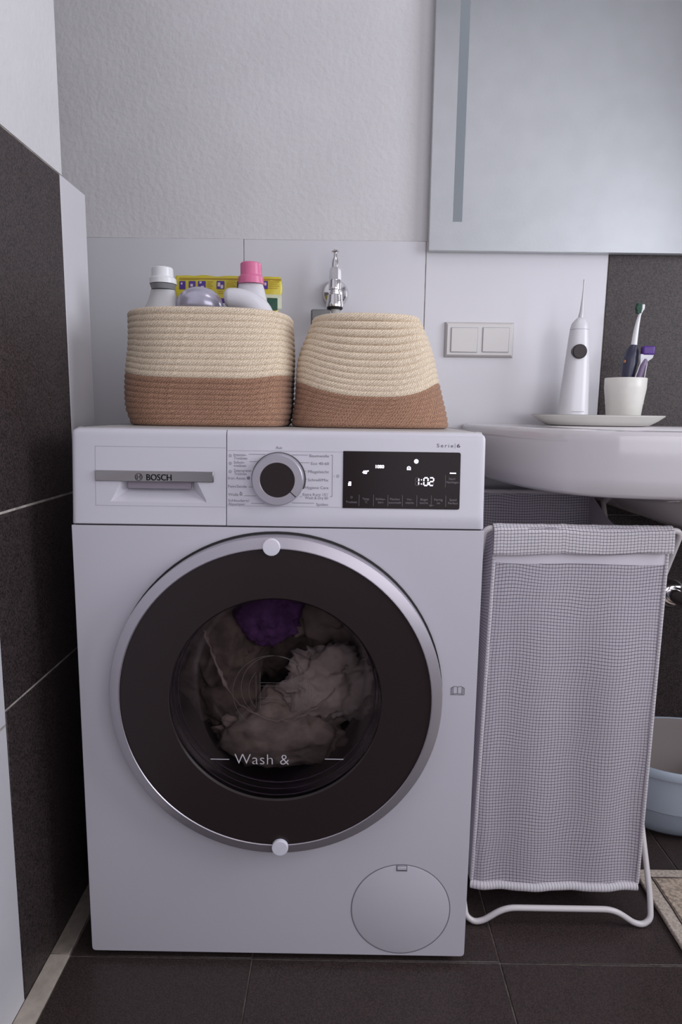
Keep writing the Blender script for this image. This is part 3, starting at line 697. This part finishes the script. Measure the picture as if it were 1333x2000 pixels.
bottle_px('softener_bottle', [(472, 508, 513.5, 'cap'), (470, 511, 516, 'cap'), (470, 512, 538, 'cap'), (466, 515, 542, 'cap'), (466, 516, 555, 'cap'),
    (467, 514, 555.5, 'body'), (465, 517, 565, 'body'), (462, 520, 580, 'body'), (456, 526, 602, 'body'), (452, 530, 630, 'body')],
    0.255, dict(cap=M_pinkc, body=M_bottle), 'white softener bottle with a pink screw cap', 'bottle')
# silver rounded bottle
c = at(391, 588, 0.215); 
rg = []
for i in range(15):
    t = -1+2*i/14; s = math.sqrt(max(0.0005, 1-abs(t)**2.4))
    rg.append([Vector((c.x-0.041+0.041*(t+1), c.y+0.030*s*math.sin(2*PI*k/28), c.z-0.004+0.027*s*math.cos(2*PI*k/28)-(0.006*(t+0.1)**2))) for k in range(28)])
b = root('silver_bottle', (c.x, c.y, 0.87), 'silver lilac rounded bottle top between white cap bottle and white bent bottle', 'bottle', 'bottles in the left basket')
loft('shoulder', rg, M_silver, b, ang=70)
loft('body', [ring_pts(c.x, c.y, z, 0.034, 0.024, 28, 2.6) for z in (c.z-0.012, 0.99, 0.868)], M_silver, b)
# white bottle with bent neck
Yw = 0.190
pts = catmull([at(440, 584, Yw), at(452, 583.5, Yw), at(470, 587, Yw), at(490, 596, Yw), at(506, 612, Yw), at(511, 636, Yw), at(512, 662, Yw)], 6)
n_ = len(pts); rad = [min(0.0105+0.0016*i, 0.0155+0.00030*i) for i in range(n_)]
b = root('cleaner_bottle', (at(520, 632, Yw).x, Yw, 0.87), 'white bottle with bent neck leaning left before the pink-capped one', 'bottle', 'bottles in the left basket')
tube('bent_neck', pts, rad, M_bottle, b, 20)
e_ = pts[-1]; loft('body', [ring_pts(e_.x, e_.y, z, 0.028, 0.022, 28, 2.4) for z in (e_.z+0.005, 0.94, 0.868)], M_bottle, b)
# yellow pouch
Yp = 0.292
pA = at(344, 538, Yp); pB = at(550, 541, Yp); b = root('detergent_pouch', ((pA.x+pB.x)/2, Yp, 0.87), 'yellow foil detergent pouch with violet pictograms standing at the back of the basket', 'pouch')
v = []; f = []; nx, nz = 44, 26; z1_ = pA.z; x0_, x1_ = pA.x, pB.x-0.002
for side in (0, 1):
    for i in range(nz+1):
        for j in range(nx+1):
            u = j/nx; t = i/nz; z = z1_-t*(z1_-0.868); x = x0_+u*(x1_-x0_)
            xw = 0.004*math.sin(t*19)*(abs(2*u-1)**4)*(1 if u > 0.5 else -1)
            th = 0.013*min(1, t*3.2)*(1-abs(2*u-1)**5)+0.0006
            yy = Yp+(th if side else -th)+0.0012*noise.noise(Vector((x*60, t*8, side*5)))
            zz = z+0.0022*noise.noise(Vector((x*40, 0, 1)))*(1-t)
            v.append((x+xw, yy, zz))
    o_ = side*(nz+1)*(nx+1)
    for i in range(nz):
        for j in range(nx): a = o_+i*(nx+1)+j; f.append((a, a+1, a+nx+2, a+nx+1))
N1 = (nz+1)*(nx+1)
for j in range(nx): f.append((j, j+1, N1+j+1, N1+j)); a = nz*(nx+1)+j; f.append((a, a+1, N1+a+1, N1+a))
for i in range(nz):
    a = i*(nx+1); f.append((a, a+nx+1, N1+a+nx+1, N1+a)); a += nx; f.append((a, a+nx+1, N1+a+nx+1, N1+a))
pouch = mk('foil_pack', v, f, M_yellow, b, True)
Q = Yp-0.0168
def pq(Pp, x0, x1, y0, y1):
    a = at(x0, y1, Q); c = at(x1, y0, Q); Pp.rect(a.x, c.x, a.z, c.z)
# pictogram print follows the pouch front
def pmap(x, z):
    t = (z1_-z)/(z1_-0.868); u = (x-x0_)/(x1_-x0_); th = 0.013*min(1, max(t, 0)*3.2)*(1-abs(2*u-1)**5)+0.0006
    return (x, Yp-th-0.0014, z)
P = Print(pmap); 
for x0, x1 in ((347, 359), (366, 379), (384, 399), (421, 436), (461, 467), (513, 522)):
    P = Print(pmap); pq(P, x0, x1, 546, 562); P.build('violet_print', M_vprint, pouch)
for x0, x1, y0, y1 in ((350, 353, 549, 553), (369, 374, 552, 557), (387, 391, 547, 551), (390, 396, 556, 561), (423, 428, 549, 557), (429, 434, 554, 561), (515, 519, 549, 555)):
    P = Print(lambda x, z: (x, pmap(x, z)[1]-0.0003, z)); pq(P, x0, x1, y0, y1); P.build('pale_print', M_pprint, pouch)
P = Print(pmap)
pq(P, 346, 548, 541.5, 542.4)
for x0, x1 in ((402, 414), (440, 458), (524, 544)):
    for k in range(4): pq(P, x0, x1-(k % 2)*3, 547+k*4.2, 548.0+k*4.2)
for k in range(2): pq(P, 424, 434, 566+k*4, 567+k*4)
P.build('brown_print', M_yprint, pouch)
P = Print(pmap); pq(P, 518, 549, 573, 600); P.build('pale_print_field', M_foilw, pouch)
P = Print(lambda x, z: (x, pmap(x, z)[1]-0.0004, z)); pq(P, 521, 541, 580, 604); P.build('green_print_field', M_green, pouch)
# purple packet
Yq = 0.262; a = at(424, 583, Yq); c = at(462, 605, Yq)
b = root('purple_packet', ((a.x+c.x)/2, Yq, 0.87), 'small purple packet with white label between silver and white bottles', 'packet')
pk_ = box('packet', a.x, c.x, Yq-0.007, Yq+0.008, 0.868, a.z, M_purple, b, 0.003)
box('packet_label', a.x+0.008, c.x-0.004, Yq-0.0078, Yq-0.0068, 0.93, a.z-0.009, M_cap_w, pk_, 0.0003, 1)

# ================================================================ WALL ITEMS
# tap
Yt = 0.500; tx = at(655, 550, Yt).x
tap = root('wall_tap', (tx, YB-0.0065, at(655, 567, Yt).z), 'chrome wall tap with upright valve behind the baskets', 'tap')
def zt(py): return at(655, py, Yt).z
lathe('wall_rosette', [(0.0285, -0.001), (0.0282, -0.006), (0.024, -0.013), (0.015, -0.017), (0.012, -0.018)], (tx, YB-0.007, zt(567)), M_chrome, tap, 'Y', 40)
lathe('supply_arm', [(0.0105, 0.0), (0.0105, -0.045)], (tx, YB-0.008, zt(567)), M_chrome, tap, 'Y', 24)
lathe('valve_body', [(0.0118, zt(604)), (0.0185, zt(600)), (0.0190, zt(596)), (0.0178, zt(590)), (0.0158, zt(577)), (0.0120, zt(575)), (0.0120, zt(571)), (0.0105, zt(570)), (0.0105, zt(567)), (0.0132, zt(566)), (0.0136, zt(549)), (0.0125, zt(547))], (tx, Yt, 0), M_chrome, tap)
sp_ = lathe('hex_nut', [(0.0125, zt(548)), (0.0122, zt(531)), (0.0105, zt(523)), (0.0085, zt(522))], (tx, Yt, 0), M_chrome, tap, n=6, ang=10)
lathe('spindle', [(0.0085, zt(524)), (0.0075, zt(512)), (0.0062, zt(506)), (0.0042, zt(503)), (0.0038, zt(494)), (0.0080, zt(492.5)), (0.0085, zt(491)), (0.0060, zt(489.5)), (0.0040, zt(488)), (0.0035, zt(486.5))], (tx, Yt, 0), M_chrome, tap)
lathe('seal_ring', [(0.0150, zt(605)), (0.0172, zt(602.5)), (0.0150, zt(600))], (tx, Yt, 0), M_rubber, tap)
hs = catmull([(tx, Yt, zt(603)), (tx, Yt, 1.05), (tx+0.002, Yt+0.002, 0.97), (tx+0.01, 0.515, 0.86), (tx+0.02, 0.537, 0.80)], 8)
tube('hose', hs, 0.0115, M_hose, tap, 16)
a = at(608, 606, 0.50); c = at(642, 622, 0.50)
vb = box('valve_block', a.x, tx-0.006, 0.488, 0.512, 1.045, a.z+0.001, M_greymetal, tap, 0.004)
# switches
a = at(870, 629, 0.545); c = at(1001, 699, 0.545)
sw = root('double_switch', ((a.x+c.x)/2, YB-0.007, (a.z+c.z)/2), 'white double rocker switch plate on the tiled wall', 'switch')
X0, X1, Z1, Z0 = a.x, c.x, a.z, c.z; yb_ = YB-0.0068
fr_r = [[(X0, yb_, Z0), (X1, yb_, Z0), (X1, yb_, Z1), (X0, yb_, Z1)], [(X0, yb_-0.004, Z0), (X1, yb_-0.004, Z0), (X1, yb_-0.004, Z1), (X0, yb_-0.004, Z1)],
        [(X0+0.005, yb_-0.0095, Z0+0.005), (X1-0.005, yb_-0.0095, Z0+0.005), (X1-0.005, yb_-0.0095, Z1-0.005), (X0+0.005, yb_-0.0095, Z1-0.005)]]
pf = loft('frame', [[Vector(p) for p in r] for r in fr_r], M_swp, sw)
for l, r in ((882.5, 931.5), (944.5, 993)):
    p = at(l, 640, yb_-0.010); q_ = at(r, 688, yb_-0.010)
    box('rocker_gap', p.x-0.0012, q_.x+0.0012, yb_-0.0099, yb_-0.006, q_.z-0.0012, p.z+0.0012, M_line, pf)
    box('rocker', p.x, q_.x, yb_-0.0120, yb_-0.006, q_.z, p.z, M_swp, sw, 0.0012)
# mirror
ym_ = 0.528; mx0 = at(838, 489, ym_).x; mz0 = at(838, 489, ym_).z
mir = root('wall_mirror', (0.97, YB, mz0), 'large frameless wall mirror with a frosted vertical light strip', 'mirror')
mb = box('mirror_body', mx0, 1.37, ym_+0.003, 0.546, mz0+0.0005, 2.02, M_mirredge, mir, 0.001, 1)
box('mirror_glass', mx0, 1.37, ym_, ym_+0.003, mz0, 2.02, M_mirror, mir, 0.0006, 1)
s0 = at(885, 433, ym_); s1 = at(903, 433, ym_)
for xa_, xb_ in ((s0.x, s1.x), (1.37-(s1.x-mx0), 1.37-(s0.x-mx0))):
    box('light_strip', xa_, xb_, ym_-0.0008, ym_+0.001, s0.z, 1.95, M_frost, mir)

# ================================================================ WASHBASIN
SC = (1.16, 0.32)
half = [(0.655, 0.546), (0.657, 0.46), (0.664, 0.34), (0.682, 0.22), (0.706, 0.14), (0.742, 0.085), (0.80, 0.052), (0.90, 0.034), (1.03, 0.027), (1.16, 0.025)]
hc = catmull([(x, y, 0) for x, y in half], 5)
outl = [(p.x, p.y) for p in hc] + [(2*1.16-p.x, p.y) for p in reversed(hc[:-1])]
outl = outl + [(1.30+0*k, 0.546) if False else (1.665-k*0.0721*1.0, 0.546) for k in range(1, 14)]
# deck ring at the back keeps flat; rings from underside centre, out and over the rim, down into the bowl
def sring(sx, sy, z, off=0.0, cy=None):
    out = []
    for x, y in outl:
        X = SC[0]+(x-SC[0])*sx; Yy = (SC[1] if cy is None else cy)+(y-(SC[1]))*sy
        out.append(Vector((X, min(Yy, 0.546), z)))
    return out
rings = [sring(0.10, 0.12, 0.655), sring(0.25, 0.3, 0.662), sring(0.42, 0.5, 0.69), sring(0.60, 0.62, 0.728), sring(0.78, 0.80, 0.7465), sring(0.95, 0.93, 0.748), sring(0.985, 0.975, 0.7515), sring(0.993, 0.99, 0.757), sring(0.997, 0.996, 0.78),
         sring(1.0, 1.0, 0.835), sring(0.999, 0.999, 0.845), sring(0.992, 0.990, 0.8508), sring(0.975, 0.965, 0.8525), sring(0.94, 0.93, 0.8525)]
rings += [ring_in for ring_in in (sring(0.72, 0.62, 0.8515, cy=0.24), sring(0.68, 0.57, 0.840, cy=0.24), sring(0.60, 0.50, 0.79, cy=0.24), sring(0.40, 0.35, 0.745, cy=0.25), sring(0.08, 0.08, 0.735, cy=0.25))]
sink = root('washbasin', (1.16, 0.546, 0.65), 'wide white ceramic washbasin mounted on the dark-tiled wall', 'washbasin')
loft('basin', rings, M_ceram, sink, ang=50)
lathe('drain', [(0.022, 0.7352), (0.022, 0.7375), (0.012, 0.738)], (1.16, 0.25, 0), M_chrome, sink)
# waste pipe
p = at(1316, 1162, YB-0.02)
wp = root('waste_pipe', (p.x, YB, p.z), 'chrome waste pipe with round collar on the dark wall under the basin', 'pipe')
lathe('collar', [(0.034, 0.0), (0.033, -0.006), (0.028, -0.014), (0.020, -0.018), (0.017, -0.018)], (p.x, YB-0.007, p.z), M_chrome, wp, 'Y', 40)
tube('pipe', catmull([(p.x, YB-0.012, p.z), (p.x+0.001, 0.46, p.z), (p.x+0.002, 0.40, p.z), (1.16, 0.34, p.z+0.005), (1.16, 0.325, p.z+0.03), (1.16, 0.325, 0.66)], 6), 0.016, M_chrome, wp, 20)
lathe('trap_cup', [(0.001, 0.37), (0.026, 0.372), (0.029, 0.38), (0.029, 0.45), (0.024, 0.458)], (1.16, 0.325, 0), M_chrome, wp)

# ---------------- on the basin
tcx, tcy = 0.9215, 0.452
tr_ = root('oval_tray', (tcx, tcy, 0.8525), 'cream oval tray with upturned rim on the washbasin', 'tray')
tb = loft('dish', [ring_pts(tcx, tcy, 0.8528, 0.098, 0.052, 56), ring_pts(tcx, tcy, 0.8540, 0.106, 0.060, 56), ring_pts(tcx, tcy, 0.8625, 0.122, 0.070, 56), ring_pts(tcx, tcy, 0.8730, 0.1370, 0.0805, 56),
    ring_pts(tcx, tcy, 0.8742, 0.1362, 0.0800, 56), ring_pts(tcx, tcy, 0.8738, 0.1345, 0.0785, 56), ring_pts(tcx, tcy, 0.8640, 0.118, 0.067, 56), ring_pts(tcx, tcy, 0.8580, 0.098, 0.052, 56)], M_tray, tr_, ang=60)
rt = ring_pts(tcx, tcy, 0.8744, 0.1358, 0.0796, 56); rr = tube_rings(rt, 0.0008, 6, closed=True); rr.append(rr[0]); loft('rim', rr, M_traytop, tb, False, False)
# water flosser
Yf = 0.452
fz = [(1128, 1141, 621), (1124, 1145, 625), (1118, 1149, 632), (1115, 1150, 641), (1114.5, 1150.5, 645), (1112, 1151, 660), (1106, 1151.5, 700), (1097, 1150, 760), (1090, 1148, 812), (1089, 1148, 820)]
rings = []
for l, r, y in fz:
    a = at(l, y, Yf); c = at(r, y, Yf); rings.append(ring_pts((a.x+c.x)/2, Yf, max(a.z, 0.8582), (c.x-a.x)/2, (c.x-a.x)/2*0.85, 36, 2.2))
rings[-1] = [Vector((p.x, p.y, 0.8582)) for p in rings[-1]]
fls = root('water_flosser', (rings[-1][0].x-0.03, Yf, 0.8582), 'white handheld water flosser with a black round button on the tray', 'water flosser')
fb = loft('body', rings, M_flos, fls, ang=60)
a = at(1115, 644, Yf); c = at(1150, 644, Yf); cxr = (a.x+c.x)/2; rx_ = (c.x-a.x)/2
rr = tube_rings(ring_pts(cxr, Yf, a.z, rx_*1.01, rx_*0.86, 36, 2.2), 0.0006, 6, closed=True); rr.append(rr[0]); loft('collar_seam', rr, M_line, fb, False, False)
n0 = at(1135, 622, Yf); n1 = at(1137, 608, Yf); n2 = at(1141, 560, Yf); n3 = at(1142.5, 546, Yf)
tube('nozzle', [n0, n1, n1.lerp(n2, 0.5), n2, n3], [0.0060, 0.0042, 0.0022, 0.0014, 0.0020], M_clear, fls, 14)
bc = at(1134.5, 686, 0.426)
lathe('button', [(0.0145, 0.012), (0.0145, -0.0028), (0.0130, -0.0042), (0.0001, -0.0046)], (bc.x, 0.4315, bc.z), M_blackgloss, fls, 'Y', 32)
P = Print(lambda x, z: (x, 0.4225, z)); a = at(1117, 804, 0.4225); c = at(1141, 804, 0.4225); P.rect(a.x, c.x, a.z-0.0004, a.z+0.0004); P.build('base_print', M_print, fls)
# mug
Ym = 0.448; a = at(1184.5, 738, Ym); c = at(1262.5, 738, Ym); mcx = (a.x+c.x)/2; mr = (c.x-a.x)/2; mzt = a.z
a = at(1189, 808, Ym); c = at(1252, 808, Ym); mr0 = (c.x-a.x)/2-0.001; mcx0 = (a.x+c.x)/2
mug = root('tumbler', (mcx, Ym, 0.8582), 'cream ceramic tumbler holding the toothbrush and razor', 'cup')
lathe('wall', [(mr0-0.003, 0.8582), (mr0, 0.861), (mr0+0.0035, 0.895), (mr-0.0003, 0.93), (mr, mzt-0.001), (mr-0.001, mzt), (mr-0.0025, mzt-0.001), (mr-0.004, 0.90), (mr0-0.004, 0.866), (0.001, 0.865)], (mcx, Ym, 0), M_mug, mug, n=48, ang=60)
# toothbrush
Yb = 0.455
tb_ = root('electric_toothbrush', (at(1222, 790, Yb).x, Yb, 0.8655), 'navy electric toothbrush with white neck and green bristles in the tumbler', 'toothbrush')
hp = [at(1221, 800, Yb), at(1225, 745, Yb), at(1228, 725, Yb), at(1232, 703, Yb), at(1236, 686, Yb), at(1239, 677, Yb), at(1239.5, 674, Yb)]
tube('handle', hp, [0.0120, 0.0125, 0.0140, 0.0152, 0.0130, 0.0085, 0.0070], M_navy, tb_, 20)
np_ = catmull([at(1239, 675, Yb), at(1243, 648, Yb), at(1247, 628, Yb), at(1251, 613, Yb), at(1255.5, 604, Yb), at(1256.5, 595, Yb)], 5)
tube('neck', np_, [0.0062-0.0034*min(1, i/14)+(0.0012 if i > 19 else 0) for i in range(len(np_))], M_cap_w, tb_, 16)
bh = at(1248, 602.5, Yb); hd = at(1252.5, 602, Yb)
bri = []
bm = bmesh.new()
for iz in range(8):
    for iy in range(6):
        z = bh.z-0.0085+iz*0.0025; y = Yb-0.0045+iy*0.0018; L0 = at(1243.5+0.5*math.sin(iz*1.3)+abs(iz-3.5)*0.35, 600, Yb).x
        vs_ = [bm.verts.new(p) for p in ((L0, y-0.0007, z-0.0011), (L0, y+0.0007, z-0.0011), (L0, y+0.0007, z+0.0011), (L0, y-0.0007, z+0.0011), (hd.x, y-0.0007, z-0.0011), (hd.x, y+0.0007, z-0.0011), (hd.x, y+0.0007, z+0.0011), (hd.x, y-0.0007, z+0.0011))]
        for q_ in ((0, 1, 2, 3), (4, 5, 6, 7), (0, 1, 5, 4), (1, 2, 6, 5), (2, 3, 7, 6), (3, 0, 4, 7)): bm.faces.new([vs_[i] for i in q_])
bmesh.ops.recalc_face_normals(bm, faces=bm.faces); me = bpy.data.meshes.new('bristles'); bm.to_mesh(me); bm.free()
tag(link('bristles', me, M_green, tb_), kind='stuff')
pb = at(1219.5, 706, Yb-0.004); box('handle_mark', pb.x-0.0005, pb.x+0.0016, Yb-0.010, Yb-0.004, pb.z-0.003, pb.z+0.003, M_brown, tb_, 0.0005, 1)
# razor
Yr = 0.440
rz = root('razor', (at(1247, 780, Yr).x, Yr, 0.868), 'small razor with silver neck and purple head beside the toothbrush', 'razor')
tube('handle', catmull([at(1236, 800, Yr), at(1245, 750, Yr), at(1251, 728, Yr), at(1258, 708, Yr), at(1261, 701, Yr)], 5), [0.0070]*15+[0.0065]*4+[0.0055]*2, M_razor, rz, 14)
for dx in (-7, 8): tube('handle_edge', [at(1250+dx*1.2, 737, Yr-0.003), at(1257+dx*0.9, 712, Yr-0.003), at(1260+dx*0.6, 702, Yr-0.003)], 0.0010, M_bottle, rz, 8)
h0 = at(1250, 695, Yr); h1 = at(1275, 697, Yr); hn = at(1256, 709, Yr)
v = [(h0.x, Yr-0.006, h0.z+0.003), (h1.x, Yr-0.006, h1.z+0.003), (h1.x-0.002, Yr-0.006, h1.z-0.003), (hn.x+0.004, Yr-0.004, hn.z), (hn.x-0.006, Yr-0.004, hn.z-0.003), (h0.x, Yr-0.006, h0.z-0.004)]
v2 = [(x, y+0.010, z) for x, y, z in v]
mk('head_holder', v+v2, [(0, 1, 2, 3, 4, 5), (11, 10, 9, 8, 7, 6)]+[(i, (i+1) % 6, (i+1) % 6+6, i+6) for i in range(6)], M_bottle, rz, False)
a = at(1253, 693, Yr); c = at(1279, 676, Yr); box('blade_head', a.x, c.x, Yr-0.008, Yr+0.006, a.z-0.001, c.z, M_purple, rz, 0.004, 3)

# ================================================================ LAUNDRY HAMPER
hm = root('laundry_hamper', (0.775, 0.24, 0), 'folding white wire hamper with hanging grid-checked cotton bag', 'laundry hamper')
RW = 0.0050; zr = 0.6955
def corner_path(pts, r=0.02, k=5):
    pts = [Vector(p) for p in pts]; out = [pts[0]]
    for i in range(1, len(pts)-1):
        d0 = (pts[i-1]-pts[i]); d1 = (pts[i+1]-pts[i]); r0 = min(r, d0.length*0.45, d1.length*0.45)
        a = pts[i]+d0.normalized()*r0; b = pts[i]+d1.normalized()*r0
        for s in range(k+1):
            t = s/k; out.append(a.lerp(pts[i], t).lerp(pts[i].lerp(b, t), t))
    out.append(pts[-1]); return out
yF, yR, zr2 = 0.090, 0.445, 0.712
def foot_pts(x0, x1, y, yy2, z2, x0t, x1t):
    """from top-left down, along the floor with raised middle, and back up"""
    s = 1 if yy2 > y else -1
    return corner_path([(x0t, yy2, z2), (x0, y+s*0.020, 0.045), (x0+0.004, y+s*0.003, 0.014), (x0+0.018, y, RW), (x0+0.034, y, 0.0085), (x0+0.070, y, 0.0335), (x1-0.070, y, 0.0335), (x1-0.034, y, 0.0085), (x1-0.018, y, RW), (x1-0.004, y+s*0.003, 0.014), (x1, y+s*0.020, 0.045), (x1t, yy2, z2)], 0.035, 6)
xl, xr = 0.6125, 0.9405
def frame_loop(x0, x1, yf, yt, ztop):
    p = foot_pts(x0, x1, yf, yt, ztop, x0, x1)
    # close the loop over the top with rounded corners
    pl2 = corner_path([p[-1]+(p[-2]-p[-1]).normalized()*0.03, p[-1], p[0], p[0]+(p[1]-p[0]).normalized()*0.03], 0.014, 5)
    return p[:-1][1:] + pl2
fA = frame_loop(xl, xr, 0.082, yR, zr2); trr = tube_rings(fA, RW, 10, closed=True); trr.append(trr[0]); loft('rear_rod_frame', trr, M_wire, hm, False, False, ang=60)
fB = frame_loop(xl+0.0095-0.003, xr-0.0105, 0.45, yF, zr); trr = tube_rings(fB, RW, 10, closed=True); trr.append(trr[0]); loft('front_rod_frame', trr, M_wire, hm, False, False, ang=60)
for xx in (xl+0.005, xr-0.005):
    lathe('pivot', [(0.004, -0.010), (0.004, 0.010)], (xx, 0.268, 0.353), M_chrome, hm, 'X', 12)
# bag
xtl, xtr, xbl, xbr = 0.6335, 0.9085, 0.6265, 0.9190
bag = None
def fabric(name, pt, uvf, nu, nv, m, parent, thick=0.0006):
    v = []; uv = []; f = []
    for i in range(nv+1):
        for j in range(nu+1):
            u, t = j/nu, i/nv; v.append(pt(u, t)); uv.append(uvf(u, t))
    for i in range(nv):
        for j in range(nu): a = i*(nu+1)+j; f.append((a, a+1, a+nu+2, a+nu+1))
    return mk(name, v, f, m, parent, True, uv, keepn=True)
ztp, zbt = 0.700, 0.062
def yfr(t): return yF-0.007+0.022*t          # the front falls almost straight and ends a little farther back
def fold(x, z):
    k = (zr-z)/0.64
    return 0.0035*math.sin(x*52+1.0+z*2)*min(1, k*2+0.2) + 0.007*noise.noise(Vector((x*9, 0.3, z*2.6)))*min(1, k*3)
ZW = lambda x, z: 0.0040*noise.noise(Vector((x*11, 5, z*6)))
def front(u, t):
    z = ztp-t*(ztp-zbt); k = t
    x = (xtl*(1-k)+xbl*k) + u*((xtr*(1-k)+xbr*k)-(xtl*(1-k)+xbl*k))
    edge = min(1, min(u, 1-u)*14)
    return (x, yfr(t)-fold(x, z)*edge*0.9+(1-edge)*0.0035, z+ZW(x, z)*min(1, (1-t)*6)*0.6)
W_ = 0.285
fuv = lambda u, t: (u*W_+0.0030*noise.noise(Vector((u*5, t*7, 1))), t*0.64+0.0055*noise.noise(Vector((u*4.5, t*9, 4)))+0.002*math.sin(u*9))
bag = fabric('bag_front', front, fuv, 60, 110, M_grid, hm)
def rear(u, t):
    z = ztp+0.017-t*(ztp+0.017-zbt); x = 0.622+u*(0.912-0.622); return (x, yR-0.003-0.05*t+0.5*fold(x, z), z)
fabric('bag_rear', rear, fuv, 40, 60, M_grid, hm)
for side in (0, 1):
    def sidef(u, t, side=side):
        # u front->rear
        sag = 0.045*math.sin(PI*u)*(1-t)
        z0 = ztp+0.017*u-sag; z = z0-t*(z0-zbt)
        f_ = front(side, t); r_2 = rear(side, t); x = f_[0]*(1-u)+r_2[0]*u; y = f_[1]*(1-u)+r_2[1]*u
        x += (1 if side else -1)*(0.002+0.004*noise.noise(Vector((y*14, z*4, side*3))))*math.sin(PI*u)
        return (x, y, z)
    fabric('bag_side', sidef, lambda u, t: (u*0.30+0.001, t*0.64+0.004*noise.noise(Vector((u*4, t*8, 9)))), 24, 60, M_grid, hm)
def bott(u, t):
    a = Vector(front(u, 1)); b = Vector(rear(u, 1)); p = a.lerp(b, t); return (p.x, p.y, p.z-0.004*math.sin(PI*t))
fabric('bag_bottom', bott, lambda u, t: (u*W_, t*0.28), 24, 20, M_grid, hm)
# cuff folded over the front rod, side hem, bottom piping
def cuff(u, t):
    x = xtl-0.0035+u*(xtr-xtl+0.009)
    droop = 0.041-0.006*u+0.001*math.sin(u*13)
    s = t*(droop+0.028)
    top_z = zr+RW+0.0012+0.0018*abs(noise.noise(Vector((x*60, 1, 0))))
    if s < 0.014: a_ = s/0.014*PI/2; return (x, yF+0.0055*math.cos(a_)+0.001, top_z-0.006+0.006*math.sin(a_))
    if s < 0.028: a_ = (s-0.014)/0.014*PI/2; return (x, yF-0.0072*math.sin(a_)+0.001, top_z-0.006+0.006*math.cos(a_))
    d = s-0.028; return (x, yF-0.0095-0.5*abs(fold(x, 0.66))-0.0015*math.sin(d*60)-0.0015, top_z-0.006-d)
cf = fabric('folded_cuff', cuff, lambda u, t: (u*W_, t*0.073+0.002*math.sin(u*7)), 70, 22, M_gridb, bag)
sd = cf.modifiers.new('s', 'SOLIDIFY'); sd.thickness = 0.0012; sd.offset = -1
def tape(u, t):
    p = Vector(front(u, (zr-0.032-t*0.020-zbt+0.0)*0+0.055+t*0.038)); return (p.x, p.y-0.0008, p.z)
fabric('plain_tape', tape, lambda u, t: (u, t), 60, 4, M_cottonplain, bag)
def btube(name, pts, r, m, par, uvk=1.0):
    tr = tube_rings(pts, r, 10); v = []; uv = []; f = []; L_ = 0
    for i, rg_ in enumerate(tr):
        for j, p in enumerate(rg_): v.append(p); uv.append((L_, 0.0012+j*0.00035))
        if i < len(pts)-1: L_ += (pts[i+1]-pts[i]).length
    for i in range(len(tr)-1):
        for j in range(10): f.append((i*10+j, i*10+(j+1) % 10, (i+1)*10+(j+1) % 10, (i+1)*10+j))
    return mk(name, v, f, m, par, True, uv)
btube('bottom_piping', [Vector(front(u/40, 0.995))+Vector((0, -0.001, -0.006+0.0004*math.sin(u*1.1))) for u in range(0, 41)], 0.0072, M_gridb, bag)
for s in (0, 1):
    btube('side_seam', [Vector(front(s, 0.06+0.935*k/50))+Vector((0.0 if s else 0.002, -0.0005, 0)) for k in range(51)], 0.0030, M_gridb, bag)

# ================================================================ TUB, BATH MAT
cx, cy = 1.150, 0.402
tu = root('wash_tub', (cx, cy, 0), 'pale blue plastic wash tub on the floor under the washbasin', 'tub')
prof = [(0.58, 0.46, 0.0012), (0.70, 0.58, 0.004), (0.79, 0.69, 0.016), (0.84, 0.77, 0.035), (0.885, 0.85, 0.068), (0.89, 0.855, 0.070), (0.91, 0.88, 0.072), (0.945, 0.93, 0.125), (0.95, 0.945, 0.150), (1.0, 1.0, 0.152), (1.008, 1.01, 0.157), (1.0, 1.0, 0.168), (0.985, 0.985, 0.1705),
        (0.955, 0.955, 0.169), (0.92, 0.92, 0.150), (0.84, 0.80, 0.06), (0.76, 0.66, 0.014), (0.55, 0.44, 0.008)]
loft('bowl', [ring_pts(cx, cy, z, 0.178*a, 0.134*b_, 72, 2.2) for a, b_, z in prof[:14]], M_tub, tu, True, False, ang=40)
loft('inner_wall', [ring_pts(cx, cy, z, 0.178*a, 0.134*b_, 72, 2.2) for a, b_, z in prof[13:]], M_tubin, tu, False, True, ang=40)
mt = root('bath_mat', (1.25, -0.15, 0), 'beige woven bath mat at the right edge of the floor', 'mat')
mtm = box('pile', 0.964, 1.55, -0.62, 0.219, 0.0005, 0.009, M_matb, mt, 0.003)
box('centre_field', 0.992, 1.522, -0.59, 0.192, 0.0085, 0.0105, M_mat, mt, 0.002)
for k in range(2):
    xx = 0.989
    tube('seam', [Vector((xx+0.0015*noise.noise(Vector((0, i*0.9, 0))), -0.59+i*0.0262, 0.0095)) for i in range(31)] if k == 0 else [Vector((0.989+i*0.027, 0.1945+0.001*noise.noise(Vector((i*0.8, 0, 0))), 0.0095)) for i in range(21)], 0.0011, M_seam, mtm, 6)
